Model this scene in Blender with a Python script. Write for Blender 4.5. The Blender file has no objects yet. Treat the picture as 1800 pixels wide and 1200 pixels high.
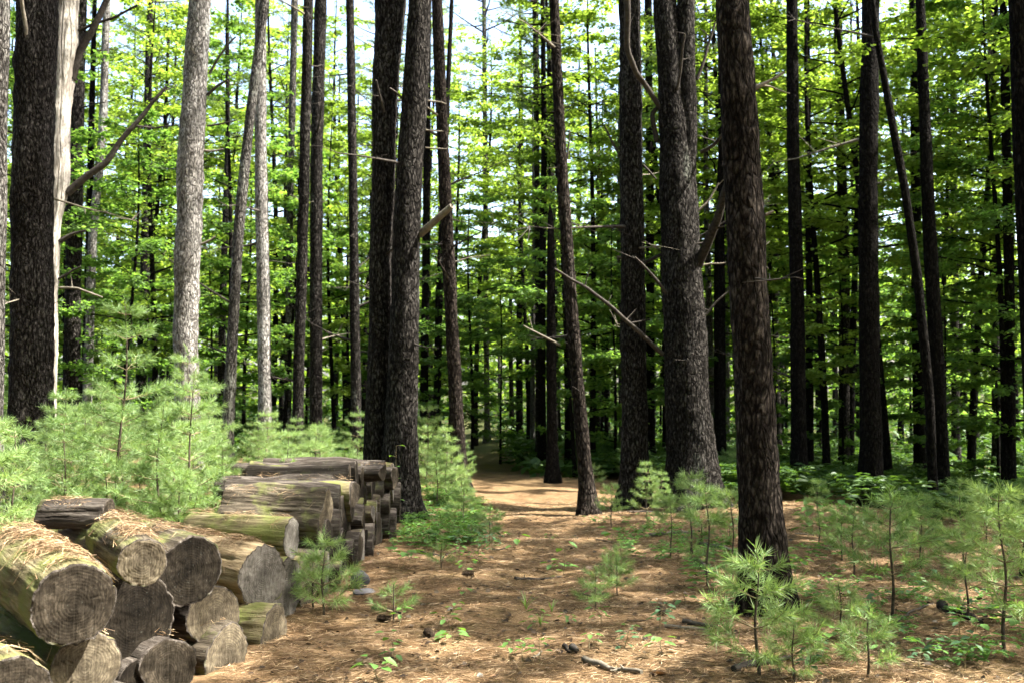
import bpy, math, random
import numpy as np
from mathutils import Vector, noise as mnoise

R = math.radians
rng = np.random.default_rng(11)
random.seed(11)
sc = bpy.context.scene
col = sc.collection

# ------------------------------------------------------------------ camera
FPX = 1766.0                       # focal length in pixels of the 1800 px wide photograph
CAM_Z = 1.5
PITCH = math.atan(100 / FPX)       # horizon lies at row 700
cam_d = bpy.data.cameras.new('camera')
cam = bpy.data.objects.new('camera', cam_d)
col.objects.link(cam)
cam.location = (0, 0, CAM_Z)
cam.rotation_euler = (R(90) + PITCH, 0, 0)
cam_d.sensor_width = 36
cam_d.lens = 36 * FPX / 1800
cam_d.clip_end = 2000
cam_d.dof.use_dof = True
cam_d.dof.focus_distance = 6.0
cam_d.dof.aperture_fstop = 4.0
sc.camera = cam

# ------------------------------------------------------------------ sky, sun, exposure
SUN_AZ, SUN_EL = R(-6), R(55)     # azimuth from +x (right of the picture)
sun_dir = Vector((math.cos(SUN_EL) * math.cos(SUN_AZ), math.cos(SUN_EL) * math.sin(SUN_AZ), math.sin(SUN_EL)))
world = bpy.data.worlds.new('World')
sc.world = world
world.use_nodes = True
wn = world.node_tree.nodes
wl = world.node_tree.links
sky = wn.new('ShaderNodeTexSky')
sky.sky_type = 'NISHITA'
sky.sun_disc = False
sky.sun_elevation = SUN_EL
sky.sun_rotation = R(90) - SUN_AZ
sky.air_density = 1.0
sky.dust_density = 4.0
bg = wn['Background']
bg.inputs['Strength'].default_value = 0.145
wl.new(sky.outputs['Color'], bg.inputs['Color'])
sun_l = bpy.data.lights.new('sun', 'SUN')
sun_l.energy = 5.0
sun_l.angle = R(0.55)
sun_l.color = (1.0, 0.95, 0.86)
sun = bpy.data.objects.new('sun', sun_l)
col.objects.link(sun)
sun.rotation_euler = sun_dir.to_track_quat('Z', 'Y').to_euler()
sun.location = (20, -5, 30)
sc.view_settings.view_transform = 'Standard'
sc.view_settings.look = 'None'
sc.view_settings.gamma = 1
sc.view_settings.exposure = 2.55
sc.cycles.max_bounces = 5
sc.cycles.diffuse_bounces = 3
sc.cycles.glossy_bounces = 2
sc.cycles.transmission_bounces = 4
sc.cycles.sample_clamp_indirect = 6
sc.cycles.adaptive_threshold = .03


# ------------------------------------------------------------------ helpers
def sm(a, b, x):
    t = np.clip((x - a) / (b - a), 0, 1)
    return t * t * (3 - 2 * t)


def path_x(y):
    """centre line of the trail"""
    return np.interp(y, [0, 5, 7, 10.5, 14, 18, 23, 30, 45], [-0.1, 0.0, 0.15, 0.42, 0.3, -0.25, -0.75, -1.2, -2.0])


def gz(x, y):
    x = np.asarray(x, float); y = np.asarray(y, float)
    z = 0.035 * np.sin(x * 0.9 + 1.3) * np.cos(y * 0.7 + .4) + 0.02 * np.sin(x * 2.3 + y * 1.9) + 0.012 * np.sin(x * 5.1 - y * 4.3 + 2)
    z = z + 0.10 * np.sin(x * .21 + .5) * np.sin(y * .17 + 1) * sm(8, 16, np.hypot(x, y))
    z = z + 0.22 * sm(-2.2, -5.5, x) * sm(6, 10, y)            # low bank behind the log pile
    z = z - 0.30 * sm(3.5, 8.0, x) * sm(9, 14, y)              # hollow on the right
    z = z - 0.035 * np.exp(-((x - path_x(y)) / .55) ** 2)
    far = np.hypot(x, y)
    z = z + 0.012 * np.maximum(far - 45, 0) * sm(45, 70, far)
    return z


def gzf(x, y):
    return float(gz(x, y))


CP, SP = math.cos(PITCH), math.sin(PITCH)


def at(u, v, d):
    """point on the ray through photo pixel (u, v) at forward distance d"""
    a = (u - 900) / FPX; b = (600 - v) / FPX
    fy = CP - b * SP; fz = SP + b * CP
    s = d / fy
    return Vector((a * s, d, CAM_Z + fz * s))


def on_ground(u, v):
    """where the ray through (u, v) meets the ground"""
    d = 1.5 * FPX / max(v - 700, 12)
    for _ in range(30):
        p = at(u, v, d)
        err = p.z - gzf(p.x, p.y)
        slope = (at(u, v, d + .01).z - p.z) / .01
        d -= err / slope * .8
        d = min(max(d, 2.5), 90)
    p = at(u, v, d)
    return p


class Geo:
    def __init__(self):
        self.v = []; self.f = []; self.n = 0; self.m = []

    def add(self, verts, faces, mat=0):
        verts = np.asarray(verts, float).reshape(-1, 3)
        faces = np.asarray(faces, int)
        if len(verts) == 0 or len(faces) == 0:
            return
        self.v.append(verts); self.f.append(faces + self.n); self.n += len(verts); self.m.append(mat)

    def mesh(self, name, mats, smooth=True):
        me = bpy.data.meshes.new(name)
        V = np.concatenate(self.v)
        me.vertices.add(len(V)); me.vertices.foreach_set('co', V.ravel())
        loops = np.concatenate([f.ravel() for f in self.f])
        tot = np.concatenate([np.full(len(f), f.shape[1]) for f in self.f])
        start = np.concatenate([[0], np.cumsum(tot)[:-1]])
        me.loops.add(len(loops)); me.loops.foreach_set('vertex_index', loops.astype(np.int32))
        me.polygons.add(len(tot)); me.polygons.foreach_set('loop_start', start.astype(np.int32))
        me.polygons.foreach_set('loop_total', tot.astype(np.int32))
        me.polygons.foreach_set('use_smooth', np.full(len(tot), smooth))
        mi = np.concatenate([np.full(len(f), m) for f, m in zip(self.f, self.m)])
        if not isinstance(mats, (list, tuple)):
            mats = [mats]
        for m in mats:
            me.materials.append(m)
        me.polygons.foreach_set('material_index', mi.astype(np.int32))
        me.update(); me.validate()
        return me


def obj(name, me, parent=None, loc=None, rotz=None, scale=None):
    o = bpy.data.objects.new(name, me)
    col.objects.link(o)
    if parent is not None:
        o.parent = parent
    if loc is not None:
        o.location = loc
    if rotz is not None:
        o.rotation_euler = (0, 0, rotz)
    if scale is not None:
        o.scale = (scale,) * 3 if np.isscalar(scale) else scale
    return o


def tag(o, label=None, cat=None, group=None, kind=None):
    if label: o['label'] = label
    if cat: o['category'] = cat
    if group: o['group'] = group
    if kind: o['kind'] = kind
    return o


def thing(name, label, cat, loc=(0, 0, 0), rotz=0, group=None, scale=1):
    o = obj(name, None, None, loc, rotz, scale)
    o.empty_display_size = .2
    return tag(o, label, cat, group)


def unit(a):
    return a / np.maximum(np.linalg.norm(a, axis=-1, keepdims=True), 1e-9)


def resample(pts, radii, step):
    pts = np.asarray(pts, float); radii = np.asarray(radii, float)
    L = np.concatenate([[0], np.cumsum(np.linalg.norm(np.diff(pts, axis=0), axis=1))])
    n = max(2, int(L[-1] / step) + 1)
    t = np.linspace(0, L[-1], n)
    # smooth: catmull-like by interpolating then box filtering
    P = np.stack([np.interp(t, L, pts[:, k]) for k in range(3)], 1)
    r = np.interp(t, L, radii)
    k = max(1, int(.18 * n / max(len(pts) - 1, 1)))
    if k > 1:
        ker = np.ones(2 * k + 1) / (2 * k + 1)
        for c in range(3):
            ext = np.concatenate([2 * P[0, c] - P[1:k + 1, c][::-1], P[:, c], 2 * P[-1, c] - P[-k - 1:-1, c][::-1]])
            P[:, c] = np.convolve(ext, ker, 'valid')
        ext = np.concatenate([np.full(k, r[0]), r, np.full(k, r[-1])])
        r = np.convolve(ext, ker, 'valid')
    return P, r, t


def tube(g, pts, radii, seg=6, mat=0, cap=True, disp=None):
    """tapered tube along pts; disp(i_ring t, angle) scales the radius"""
    P = np.asarray(pts, float); r = np.asarray(radii, float)
    n = len(P)
    T = unit(np.gradient(P, axis=0))
    ref = np.where(np.abs(T[:, 2:3]) < .85, np.array([[0, 0, 1.]]), np.array([[0, 1., 0]]))
    if np.abs(T[:, 2]).mean() > .7:
        ref = np.tile(np.array([[0, 1., 0]]), (n, 1))
    else:
        ref = np.tile(np.array([[0, 0, 1.]]), (n, 1))
    A = unit(np.cross(ref, T)); B = np.cross(T, A)
    th = np.linspace(0, 2 * np.pi, seg, endpoint=False)
    rr = r[:, None] * np.ones((1, seg))
    if disp is not None:
        rr = rr * disp
    V = P[:, None, :] + rr[..., None] * (np.cos(th)[None, :, None] * A[:, None, :] + np.sin(th)[None, :, None] * B[:, None, :])
    i = np.arange(n - 1)[:, None] * seg; j = np.arange(seg)[None, :]; j2 = (j + 1) % seg
    F = np.stack([i + j, i + j2, i + seg + j2, i + seg + j], -1).reshape(-1, 4)
    g.add(V.reshape(-1, 3), F, mat)
    if cap:
        for k, s in ((0, -1), (n - 1, 1)):
            ring = V[k]
            c = ring.mean(0)
            idx = np.arange(seg)
            tri = np.stack([np.full(seg, seg), idx, (idx + 1) % seg], 1)
            if s < 0: tri = tri[:, ::-1]
            g.add(np.vstack([ring, c]), tri, mat)


# ------------------------------------------------------------------ materials
def new_mat(name):
    m = bpy.data.materials.new(name)
    m.use_nodes = True
    nt = m.node_tree
    nt.nodes.clear()
    out = nt.nodes.new('ShaderNodeOutputMaterial')
    return m, nt, out


def N(nt, kind, **kw):
    n = nt.nodes.new('ShaderNode' + kind)
    for k, v in kw.items():
        if k in n.inputs:
            n.inputs[k].default_value = v
        else:
            setattr(n, k, v)
    return n


def ramp(nt, fac, stops):
    r = nt.nodes.new('ShaderNodeValToRGB')
    e = r.color_ramp.elements
    while len(e) < len(stops): e.new(.5)
    for k, (p, c) in enumerate(stops):
        e[k].position = p
        e[k].color = (*c, 1) if len(c) == 3 else c
    nt.links.new(fac, r.inputs['Fac'])
    return r.outputs['Color']


def mixc(nt, fac, a, b, mode='MIX'):
    n = nt.nodes.new('ShaderNodeMix'); n.data_type = 'RGBA'; n.blend_type = mode
    for s, val in ((n.inputs['Factor'], fac), (n.inputs['A'], a), (n.inputs['B'], b)):
        pass
    ins = [i for i in n.inputs if i.enabled]
    for s, val in zip(ins, (fac, a, b)):
        if isinstance(val, bpy.types.NodeSocket): nt.links.new(val, s)
        elif isinstance(val, (int, float)): s.default_value = val
        else: s.default_value = (*val, 1)
    return [o for o in n.outputs if o.enabled][0]


def coords(nt, scale=(1, 1, 1), offset_random=True):
    tc = N(nt, 'TexCoord')
    mp = N(nt, 'Mapping')
    mp.inputs['Scale'].default_value = scale
    if offset_random:
        oi = N(nt, 'ObjectInfo')
        mul = N(nt, 'Math', operation='MULTIPLY'); mul.inputs[1].default_value = 37.0
        nt.links.new(oi.outputs['Random'], mul.inputs[0])
        cmb = N(nt, 'CombineXYZ')
        nt.links.new(mul.outputs[0], cmb.inputs[0]); nt.links.new(mul.outputs[0], cmb.inputs[1])
        nt.links.new(cmb.outputs[0], mp.inputs['Location'])
    nt.links.new(tc.outputs['Object'], mp.inputs['Vector'])
    return mp.outputs['Vector']


def tnoise(nt, vec, scale, detail=4, rough=.6, dist=0):
    n = N(nt, 'TexNoise')
    n.inputs['Scale'].default_value = scale; n.inputs['Detail'].default_value = detail
    n.inputs['Roughness'].default_value = rough; n.inputs['Distortion'].default_value = dist
    nt.links.new(vec, n.inputs['Vector'])
    return n.outputs['Fac']


def bumpn(nt, h, dist, strength=1, prev=None):
    b = N(nt, 'Bump'); b.inputs['Distance'].default_value = dist; b.inputs['Strength'].default_value = strength
    nt.links.new(h, b.inputs['Height'])
    if prev is not None: nt.links.new(prev, b.inputs['Normal'])
    return b.outputs['Normal']


def pbsdf(nt, out, color, rough=.85, normal=None, spec=.2):
    p = N(nt, 'BsdfPrincipled')
    if isinstance(color, bpy.types.NodeSocket): nt.links.new(color, p.inputs['Base Color'])
    else: p.inputs['Base Color'].default_value = (*color, 1)
    p.inputs['Roughness'].default_value = rough
    p.inputs['Specular IOR Level'].default_value = spec
    if normal is not None: nt.links.new(normal, p.inputs['Normal'])
    nt.links.new(p.outputs[0], out.inputs['Surface'])
    return p


def bark_mat(name, dark, mid, light, plates=9, lichen=(.28, .30, .24), lich_amt=.62, stretch=.3, bump=.014):
    m, nt, out = new_mat(name)
    v = coords(nt, (1, 1, stretch))
    n1 = tnoise(nt, v, 3.0, 5, .6)
    warp = N(nt, 'TexNoise'); warp.inputs['Scale'].default_value = 6; nt.links.new(v, warp.inputs['Vector'])
    add = N(nt, 'VectorMath', operation='MULTIPLY_ADD')
    nt.links.new(warp.outputs['Color'], add.inputs[0]); add.inputs[1].default_value = (.22, .22, .22); nt.links.new(v, add.inputs[2])
    vo = N(nt, 'TexVoronoi', feature='DISTANCE_TO_EDGE'); vo.inputs['Scale'].default_value = plates * 3.0
    nt.links.new(add.outputs[0], vo.inputs['Vector'])
    v2 = coords(nt, (1, 1, .38))
    n2 = tnoise(nt, v2, 40, 6, .65)
    n3 = tnoise(nt, v2, 140, 3, .6)
    crack = ramp(nt, vo.outputs['Distance'], [(0, (0, 0, 0)), (.18, (1, 1, 1))])
    base = ramp(nt, n2, [(.36, dark), (.5, mid), (.66, light)])
    base = mixc(nt, mixc(nt, .12, crack, (1, 1, 1)), dark, base)
    base = mixc(nt, 1.0, base, ramp(nt, n1, [(.3, (.6, .58, .56)), (.6, (1.15, 1.15, 1.15))]), 'MULTIPLY')
    lm = ramp(nt, n1, [(lich_amt, (0, 0, 0)), (lich_amt + .1, (1, 1, 1))])
    lm2 = mixc(nt, 1.0, lm, ramp(nt, n2, [(.42, (0, 0, 0)), (.6, (.8, .8, .8))]), 'MULTIPLY')
    base = mixc(nt, lm2, base, lichen)
    b1 = bumpn(nt, crack, bump * 1.2, .8)
    b2 = bumpn(nt, n2, bump, .9, b1)
    b3 = bumpn(nt, n3, bump * .25, .8, b2)
    pbsdf(nt, out, base, .9, b3, .03)
    return m


def leaf_mat(name, c_dark, c_mid, c_light, trans=.45, tcol=None, gloss=.12):
    m, nt, out = new_mat(name)
    ge = N(nt, 'NewGeometry')
    oi = N(nt, 'ObjectInfo')
    a = N(nt, 'Math', operation='MULTIPLY_ADD'); a.inputs[1].default_value = .62; a.inputs[2].default_value = 0
    nt.links.new(ge.outputs['Random Per Island'], a.inputs[0])
    b = N(nt, 'Math', operation='MULTIPLY_ADD'); b.inputs[1].default_value = .38
    nt.links.new(oi.outputs['Random'], b.inputs[0]); nt.links.new(a.outputs[0], b.inputs[2])
    c = ramp(nt, b.outputs[0], [(0.05, c_dark), (.5, c_mid), (.97, c_light)])
    d = N(nt, 'BsdfDiffuse'); nt.links.new(c, d.inputs['Color'])
    t = N(nt, 'BsdfTranslucent')
    tc = mixc(nt, 1.0, c, tcol or (1.55, 1.45, .6), 'MULTIPLY')
    nt.links.new(tc, t.inputs['Color'])
    mx = N(nt, 'MixShader'); mx.inputs[0].default_value = trans
    nt.links.new(d.outputs[0], mx.inputs[1]); nt.links.new(t.outputs[0], mx.inputs[2])
    g = N(nt, 'BsdfGlossy'); g.inputs['Roughness'].default_value = .5; g.inputs['Color'].default_value = (.6, .65, .6, 1)
    mx2 = N(nt, 'MixShader'); mx2.inputs[0].default_value = gloss * .35
    nt.links.new(mx.outputs[0], mx2.inputs[1]); nt.links.new(g.outputs[0], mx2.inputs[2])
    nt.links.new(mx2.outputs[0], out.inputs['Surface'])
    return m


def ground_mat():
    m, nt, out = new_mat('needle_litter_floor')
    v = coords(nt, (1, 1, 1), False)
    big = tnoise(nt, v, .55, 4, .6)
    mid = tnoise(nt, v, 3.2, 5, .65)
    # needles: two noises stretched in different directions
    outs = []
    for k, rot in enumerate((.3, 1.35, 2.4)):
        mp = N(nt, 'Mapping'); mp.inputs['Rotation'].default_value = (0, 0, rot); mp.inputs['Scale'].default_value = (1, 9, 1)
        nt.links.new(v, mp.inputs['Vector'])
        outs.append(tnoise(nt, mp.outputs['Vector'], 17 + 3 * k, 4, .6, .6))
    mxm = N(nt, 'Math', operation='MAXIMUM'); nt.links.new(outs[0], mxm.inputs[0]); nt.links.new(outs[1], mxm.inputs[1])
    mxm2 = N(nt, 'Math', operation='MAXIMUM'); nt.links.new(mxm.outputs[0], mxm2.inputs[0]); nt.links.new(outs[2], mxm2.inputs[1])
    c = ramp(nt, mxm2.outputs[0], [(.42, (.040, .027, .016)), (.56, (.155, .099, .053)), (.74, (.325, .225, .122))])
    c2 = ramp(nt, mid, [(.3, (.55, .5, .45)), (.55, (1, 1, 1)), (.8, (1.25, 1.2, 1.1))])
    c = mixc(nt, 1.0, c, c2, 'MULTIPLY')
    gr = ramp(nt, big, [(.55, (0, 0, 0)), (.72, (.35, .35, .35))])
    c = mixc(nt, gr, c, (.07, .085, .03))
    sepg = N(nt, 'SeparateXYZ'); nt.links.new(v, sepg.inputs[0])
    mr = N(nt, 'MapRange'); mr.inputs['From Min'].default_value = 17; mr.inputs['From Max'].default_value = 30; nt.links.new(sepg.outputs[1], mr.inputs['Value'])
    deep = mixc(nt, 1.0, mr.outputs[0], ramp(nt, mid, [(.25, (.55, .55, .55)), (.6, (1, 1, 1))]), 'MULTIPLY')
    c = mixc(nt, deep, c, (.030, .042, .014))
    fine = tnoise(nt, v, 60, 4, .7)
    b1 = bumpn(nt, mid, .05, .5)
    b2 = bumpn(nt, mxm2.outputs[0], .02, .8, b1)
    b3 = bumpn(nt, fine, .008, .6, b2)
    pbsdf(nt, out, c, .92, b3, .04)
    return m


def litter_mat():
    m, nt, out = new_mat('dry_needles')
    ge = N(nt, 'NewGeometry')
    c = ramp(nt, ge.outputs['Random Per Island'], [(0, (.062, .039, .022)), (.35, (.195, .12, .063)), (.75, (.34, .23, .125)), (1, (.48, .37, .23))])
    pbsdf(nt, out, c, .7, None, .3)
    return m


def log_side_mat(name, cols, moss=.5, needle=False):
    m, nt, out = new_mat(name)
    v = coords(nt, (.35, 3.2, 3.2))        # logs lie along local x: streaks run lengthwise
    v1 = coords(nt, (1, 1, 1))
    grain = tnoise(nt, v, 9, 6, .65, .4)
    patch = tnoise(nt, v1, 5, 4, .6)
    speck = tnoise(nt, v1, 55, 3, .6)
    c = ramp(nt, grain, [(.28, cols[0]), (.5, cols[1]), (.72, cols[2])])
    mossm = ramp(nt, patch, [(moss, (0, 0, 0)), (moss + .16, (.85, .85, .85))])
    c = mixc(nt, mossm, c, (.13, .145, .045))
    lich = ramp(nt, speck, [(.66, (0, 0, 0)), (.78, (.4, .4, .4))])
    c = mixc(nt, lich, c, (.36, .37, .30))
    b1 = bumpn(nt, grain, .018, .9)
    b2 = bumpn(nt, speck, .004, .8, b1)
    pbsdf(nt, out, c, .92, b2, .05)
    return m


def log_end_mat(name, cols, ringf=150):
    m, nt, out = new_mat(name)
    tc = N(nt, 'TexCoord')
    oi = N(nt, 'ObjectInfo')
    v = coords(nt, (1, 1, 1))
    wob = N(nt, 'TexNoise'); wob.inputs['Scale'].default_value = 9; wob.inputs['Detail'].default_value = 3
    nt.links.new(v, wob.inputs['Vector'])
    sep = N(nt, 'SeparateXYZ'); nt.links.new(tc.outputs['Object'], sep.inputs[0])
    cm = N(nt, 'CombineXYZ'); nt.links.new(sep.outputs[1], cm.inputs[1]); nt.links.new(sep.outputs[2], cm.inputs[2])
    ln = N(nt, 'VectorMath', operation='LENGTH'); nt.links.new(cm.outputs[0], ln.inputs[0])
    ad = N(nt, 'Math', operation='MULTIPLY_ADD'); ad.inputs[1].default_value = .045
    nt.links.new(wob.outputs['Fac'], ad.inputs[0]); nt.links.new(ln.outputs['Value'], ad.inputs[2])
    fr = N(nt, 'Math', operation='MULTIPLY'); fr.inputs[1].default_value = ringf * 3.2; nt.links.new(ad.outputs[0], fr.inputs[0])
    sn = N(nt, 'Math', operation='SINE'); nt.links.new(fr.outputs[0], sn.inputs[0])
    ring = N(nt, 'Math', operation='MULTIPLY_ADD'); ring.inputs[1].default_value = .5; ring.inputs[2].default_value = .5
    nt.links.new(sn.outputs[0], ring.inputs[0])
    # saw marks
    mp = N(nt, 'Mapping'); mp.inputs['Scale'].default_value = (1, 14, 1.5); mp.inputs['Rotation'].default_value = (.6, 0, 0)
    nt.links.new(tc.outputs['Object'], mp.inputs['Vector'])
    saw = tnoise(nt, mp.outputs['Vector'], 4, 3, .6)
    patch = tnoise(nt, v, 7, 5, .65)
    speck = tnoise(nt, v, 80, 2, .5)
    c = ramp(nt, mixc(nt, .4, patch, tnoise(nt, v, 38, 4, .7)), [(.34, cols[0]), (.5, cols[1]), (.66, cols[2])])
    rmask = mixc(nt, 1.0, ramp(nt, ring.outputs[0], [(0, (.6, .6, .6)), (.55, (0, 0, 0))]), ramp(nt, tnoise(nt, v, 14, 3, .6), [(.4, (0, 0, 0)), (.65, (1, 1, 1))]), 'MULTIPLY')
    c = mixc(nt, rmask, c, cols[0])
    c = mixc(nt, ramp(nt, ad.outputs[0], [(.05, (.55, .55, .55)), (.11, (0, 0, 0))]), c, cols[0])
    c = mixc(nt, ramp(nt, saw, [(.5, (0, 0, 0)), (.75, (.22, .22, .22))]), c, cols[2])
    lich = ramp(nt, speck, [(.66, (0, 0, 0)), (.8, (.14, .14, .14))])
    c = mixc(nt, lich, c, (.34, .35, .30))
    b1 = bumpn(nt, ring.outputs[0], .0012, .35)
    b2 = bumpn(nt, saw, .006, .8, b1)
    b3 = bumpn(nt, patch, .012, .7, b2)
    pbsdf(nt, out, c, .9, b3, .05)
    return m


def simple_mat(name, a, b, scale=8, rough=.85, bump=.01):
    m, nt, out = new_mat(name)
    v = coords(nt, (1, 1, 1))
    n = tnoise(nt, v, scale, 5, .65)
    c = ramp(nt, n, [(.3, a), (.7, b)])
    pbsdf(nt, out, c, rough, bumpn(nt, n, bump, .8), .06)
    return m


M = {}
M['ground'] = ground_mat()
M['litter'] = litter_mat()
M['bark_dark'] = bark_mat('pine_bark', (.0035, .003, .0026), (.020, .018, .016), (.085, .078, .071), 8, (.12, .127, .108))
M['bark_grey'] = bark_mat('grey_bark', (.015, .0138, .012), (.085, .079, .072), (.23, .22, .20), 9, (.25, .26, .22), lich_amt=.55)
M['bark_silver'] = bark_mat('silvery_bark', (.05, .046, .042), (.24, .228, .21), (.42, .405, .38), 9, (.45, .45, .42), lich_amt=.55)
M['bark_brown'] = bark_mat('brown_bark', (.004, .0032, .0026), (.022, .0178, .0148), (.08, .066, .055), 7, (.11, .115, .097), lich_amt=.66)
M['bark_black'] = bark_mat('dark_bark', (.002, .0018, .0016), (.008, .007, .006), (.026, .023, .02), 8, (.035, .038, .032), lich_amt=.7)
M['bare_wood'] = bark_mat('bare_grey_wood', (.17, .15, .125), (.38, .355, .31), (.54, .51, .45), 3, (.56, .54, .49), .6, .08, .01)
M['dead_twig'] = simple_mat('dead_twig', (.02, .017, .015), (.075, .066, .056), 14)
M['pale_twig'] = simple_mat('pale_dead_wood', (.08, .07, .055), (.21, .185, .145), 14)
M['twig'] = simple_mat('twig_bark', (.012, .010, .008), (.045, .038, .031), 30)
M['sap_stem'] = simple_mat('sapling_bark', (.03, .024, .018), (.11, .09, .065), 30)
M['sap_twig'] = simple_mat('sapling_twig', (.13, .105, .06), (.27, .22, .13), 30)
M['maple'] = leaf_mat('maple_leaf', (.062, .102, .020), (.118, .185, .036), (.19, .262, .066), .64, (1.85, 1.82, .8), .06)
M['beech'] = leaf_mat('beech_leaf', (.044, .088, .022), (.088, .162, .040), (.15, .232, .066), .64, (1.75, 1.8, .85), .06)
M['pine'] = leaf_mat('pine_needle', (.05, .085, .035), (.085, .135, .055), (.14, .20, .085), .32, (1.25, 1.25, .75), .12)
M['sap'] = leaf_mat('young_pine_needle', (.095, .165, .056), (.175, .275, .094), (.30, .40, .155), .40, (1.38, 1.36, .75), .12)
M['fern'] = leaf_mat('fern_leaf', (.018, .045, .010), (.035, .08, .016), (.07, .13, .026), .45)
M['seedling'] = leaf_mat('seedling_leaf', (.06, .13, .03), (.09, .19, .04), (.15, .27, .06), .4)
M['blueberry'] = leaf_mat('shrub_leaf', (.035, .085, .04), (.06, .125, .055), (.10, .18, .07), .35)
M['grass'] = leaf_mat('grass_blade', (.09, .17, .04), (.15, .25, .07), (.22, .33, .11), .4)
M['dead_leaf'] = leaf_mat('dead_leaf', (.12, .06, .03), (.24, .14, .08), (.42, .33, .25), .15, (1.2, 1, .6), .1)
M['debris'] = leaf_mat('leaf_crumbs', (.012, .008, .005), (.05, .032, .02), (.22, .16, .11), .1, (1, 1, .8), .1)
M['stone'] = simple_mat('grey_stone', (.035, .034, .036), (.10, .098, .10), 9, .8, .006)
M['cone'] = simple_mat('cone_scales', (.03, .022, .016), (.09, .065, .045), 40)
M['log_side_mossy'] = log_side_mat('mossy_log_side', ((.028, .024, .013), (.13, .11, .06), (.28, .24, .145)), .44)
M['log_side_grey'] = log_side_mat('grey_log_side', ((.014, .011, .008), (.068, .056, .041), (.17, .143, .107)), .5)
M['log_side_bark'] = log_side_mat('barked_log_side', ((.012, .010, .008), (.05, .042, .035), (.15, .132, .115)), .6)
M['log_side_tan'] = log_side_mat('weathered_log_side', ((.09, .062, .035), (.25, .187, .11), (.40, .32, .205)), .62)
M['end_dark'] = log_end_mat('dark_cut_wood', ((.006, .005, .0036), (.026, .021, .015), (.085, .069, .05)))  # weathered wood, darkened further to hold the shade on the near faces
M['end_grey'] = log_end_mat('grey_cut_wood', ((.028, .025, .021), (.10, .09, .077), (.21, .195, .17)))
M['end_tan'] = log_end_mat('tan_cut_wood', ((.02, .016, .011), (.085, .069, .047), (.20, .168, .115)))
M['end_black'] = log_end_mat('shaded_cut_wood', ((.003, .0025, .002), (.011, .0088, .0065), (.034, .028, .02)))  # near-black because shade on the cut faces is put into the wood colour
M['hill'] = simple_mat('far_slope', (.03, .06, .02), (.07, .12, .035), .4)

# ------------------------------------------------------------------ ground and trail
def axis(lims, steps):
    a = []
    for (s, e), st in zip(lims, steps):
        a.append(np.arange(s, e, st))
    return np.concatenate(a)


def grid_mesh(X, Y, Zf, name, mat):
    xx, yy = np.meshgrid(X, Y)
    zz = Zf(xx, yy)
    V = np.stack([xx, yy, zz], -1).reshape(-1, 3)
    nx, ny = len(X), len(Y)
    i = np.arange(ny - 1)[:, None] * nx; j = np.arange(nx - 1)[None, :]
    F = np.stack([i + j, i + j + 1, i + nx + j + 1, i + nx + j], -1).reshape(-1, 4)
    g = Geo(); g.add(V, F)
    return g.mesh(name, mat)


def rough_gz(x, y):
    z = gz(x, y)
    near = np.exp(-np.hypot(x, y - 6) / 12)
    h = np.sin(x * 13.1 + 3 * np.sin(y * 3.7)) * np.sin(y * 11.7 + 2 * np.sin(x * 4.1))
    h2 = np.sin(x * 27.1 + 2.3 * np.sin(y * 9.7)) * np.sin(y * 23.7 + 2 * np.sin(x * 11.1))
    return z + near * (.010 * h + .006 * h2)


X = axis([(-400, -60), (-60, -14), (-14, -4), (-4, 5), (5, 14), (14, 60), (60, 401)], [28, 2, .3, .09, .3, 2, 28])
Y = axis([(-60, -4), (-4, 3), (3, 14), (14, 30), (30, 70), (70, 430)], [8, .6, .09, .35, 1.5, 30])
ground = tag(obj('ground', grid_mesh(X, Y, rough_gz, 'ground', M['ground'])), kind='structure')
# the trodden trail, a sheet just above the forest floor with ragged borders
ts = np.arange(0.5, 27, .12)
g = Geo()
pv = []
nw = 9
for k, y in enumerate(ts):
    cx = path_x(y)
    wl_ = .42 + .10 * math.sin(y * 1.7) + .07 * math.sin(y * 4.9 + 1)
    wr_ = .42 + .10 * math.sin(y * 1.3 + 2) + .07 * math.sin(y * 5.3 + 3)
    for t in np.linspace(-1, 1, nw):
        x = cx + (t * wl_ if t < 0 else t * wr_)
        pv.append((x, y, float(rough_gz(x, y)) + .004 - (.009 if abs(t) == 1 else 0)))
i = np.arange(len(ts) - 1)[:, None] * nw; j = np.arange(nw - 1)[None, :]
g.add(np.array(pv), np.stack([i + j, i + j + 1, i + nw + j + 1, i + nw + j], -1).reshape(-1, 4))
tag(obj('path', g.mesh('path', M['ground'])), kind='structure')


# ------------------------------------------------------------------ foliage primitives
def leaves(g, C, D, Nn, size, fold=.12, wid=.36, mat=0):
    """pointed leaves: centre C, direction D, normal Nn"""
    C = np.asarray(C); D = unit(np.asarray(D)); Nn = np.asarray(Nn)
    S = unit(np.cross(Nn, D)); Nn = np.cross(D, S)
    size = np.asarray(size)[:, None]
    loc = [(0, 0), (.32, wid), (.72, wid * .72), (1, 0), (.72, -wid * .72), (.32, -wid)]
    V = np.stack([C + size * (a * D + b * S + fold * abs(b) / wid * Nn * .6 - .10 * a * a * Nn) for a, b in loc], 1)
    n = len(C)
    i = np.arange(n)[:, None] * 6
    F = np.concatenate([i + np.array([[0, 1, 2, 3]]), i + np.array([[0, 3, 4, 5]])])
    g.add(V.reshape(-1, 3), F, mat)


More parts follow.
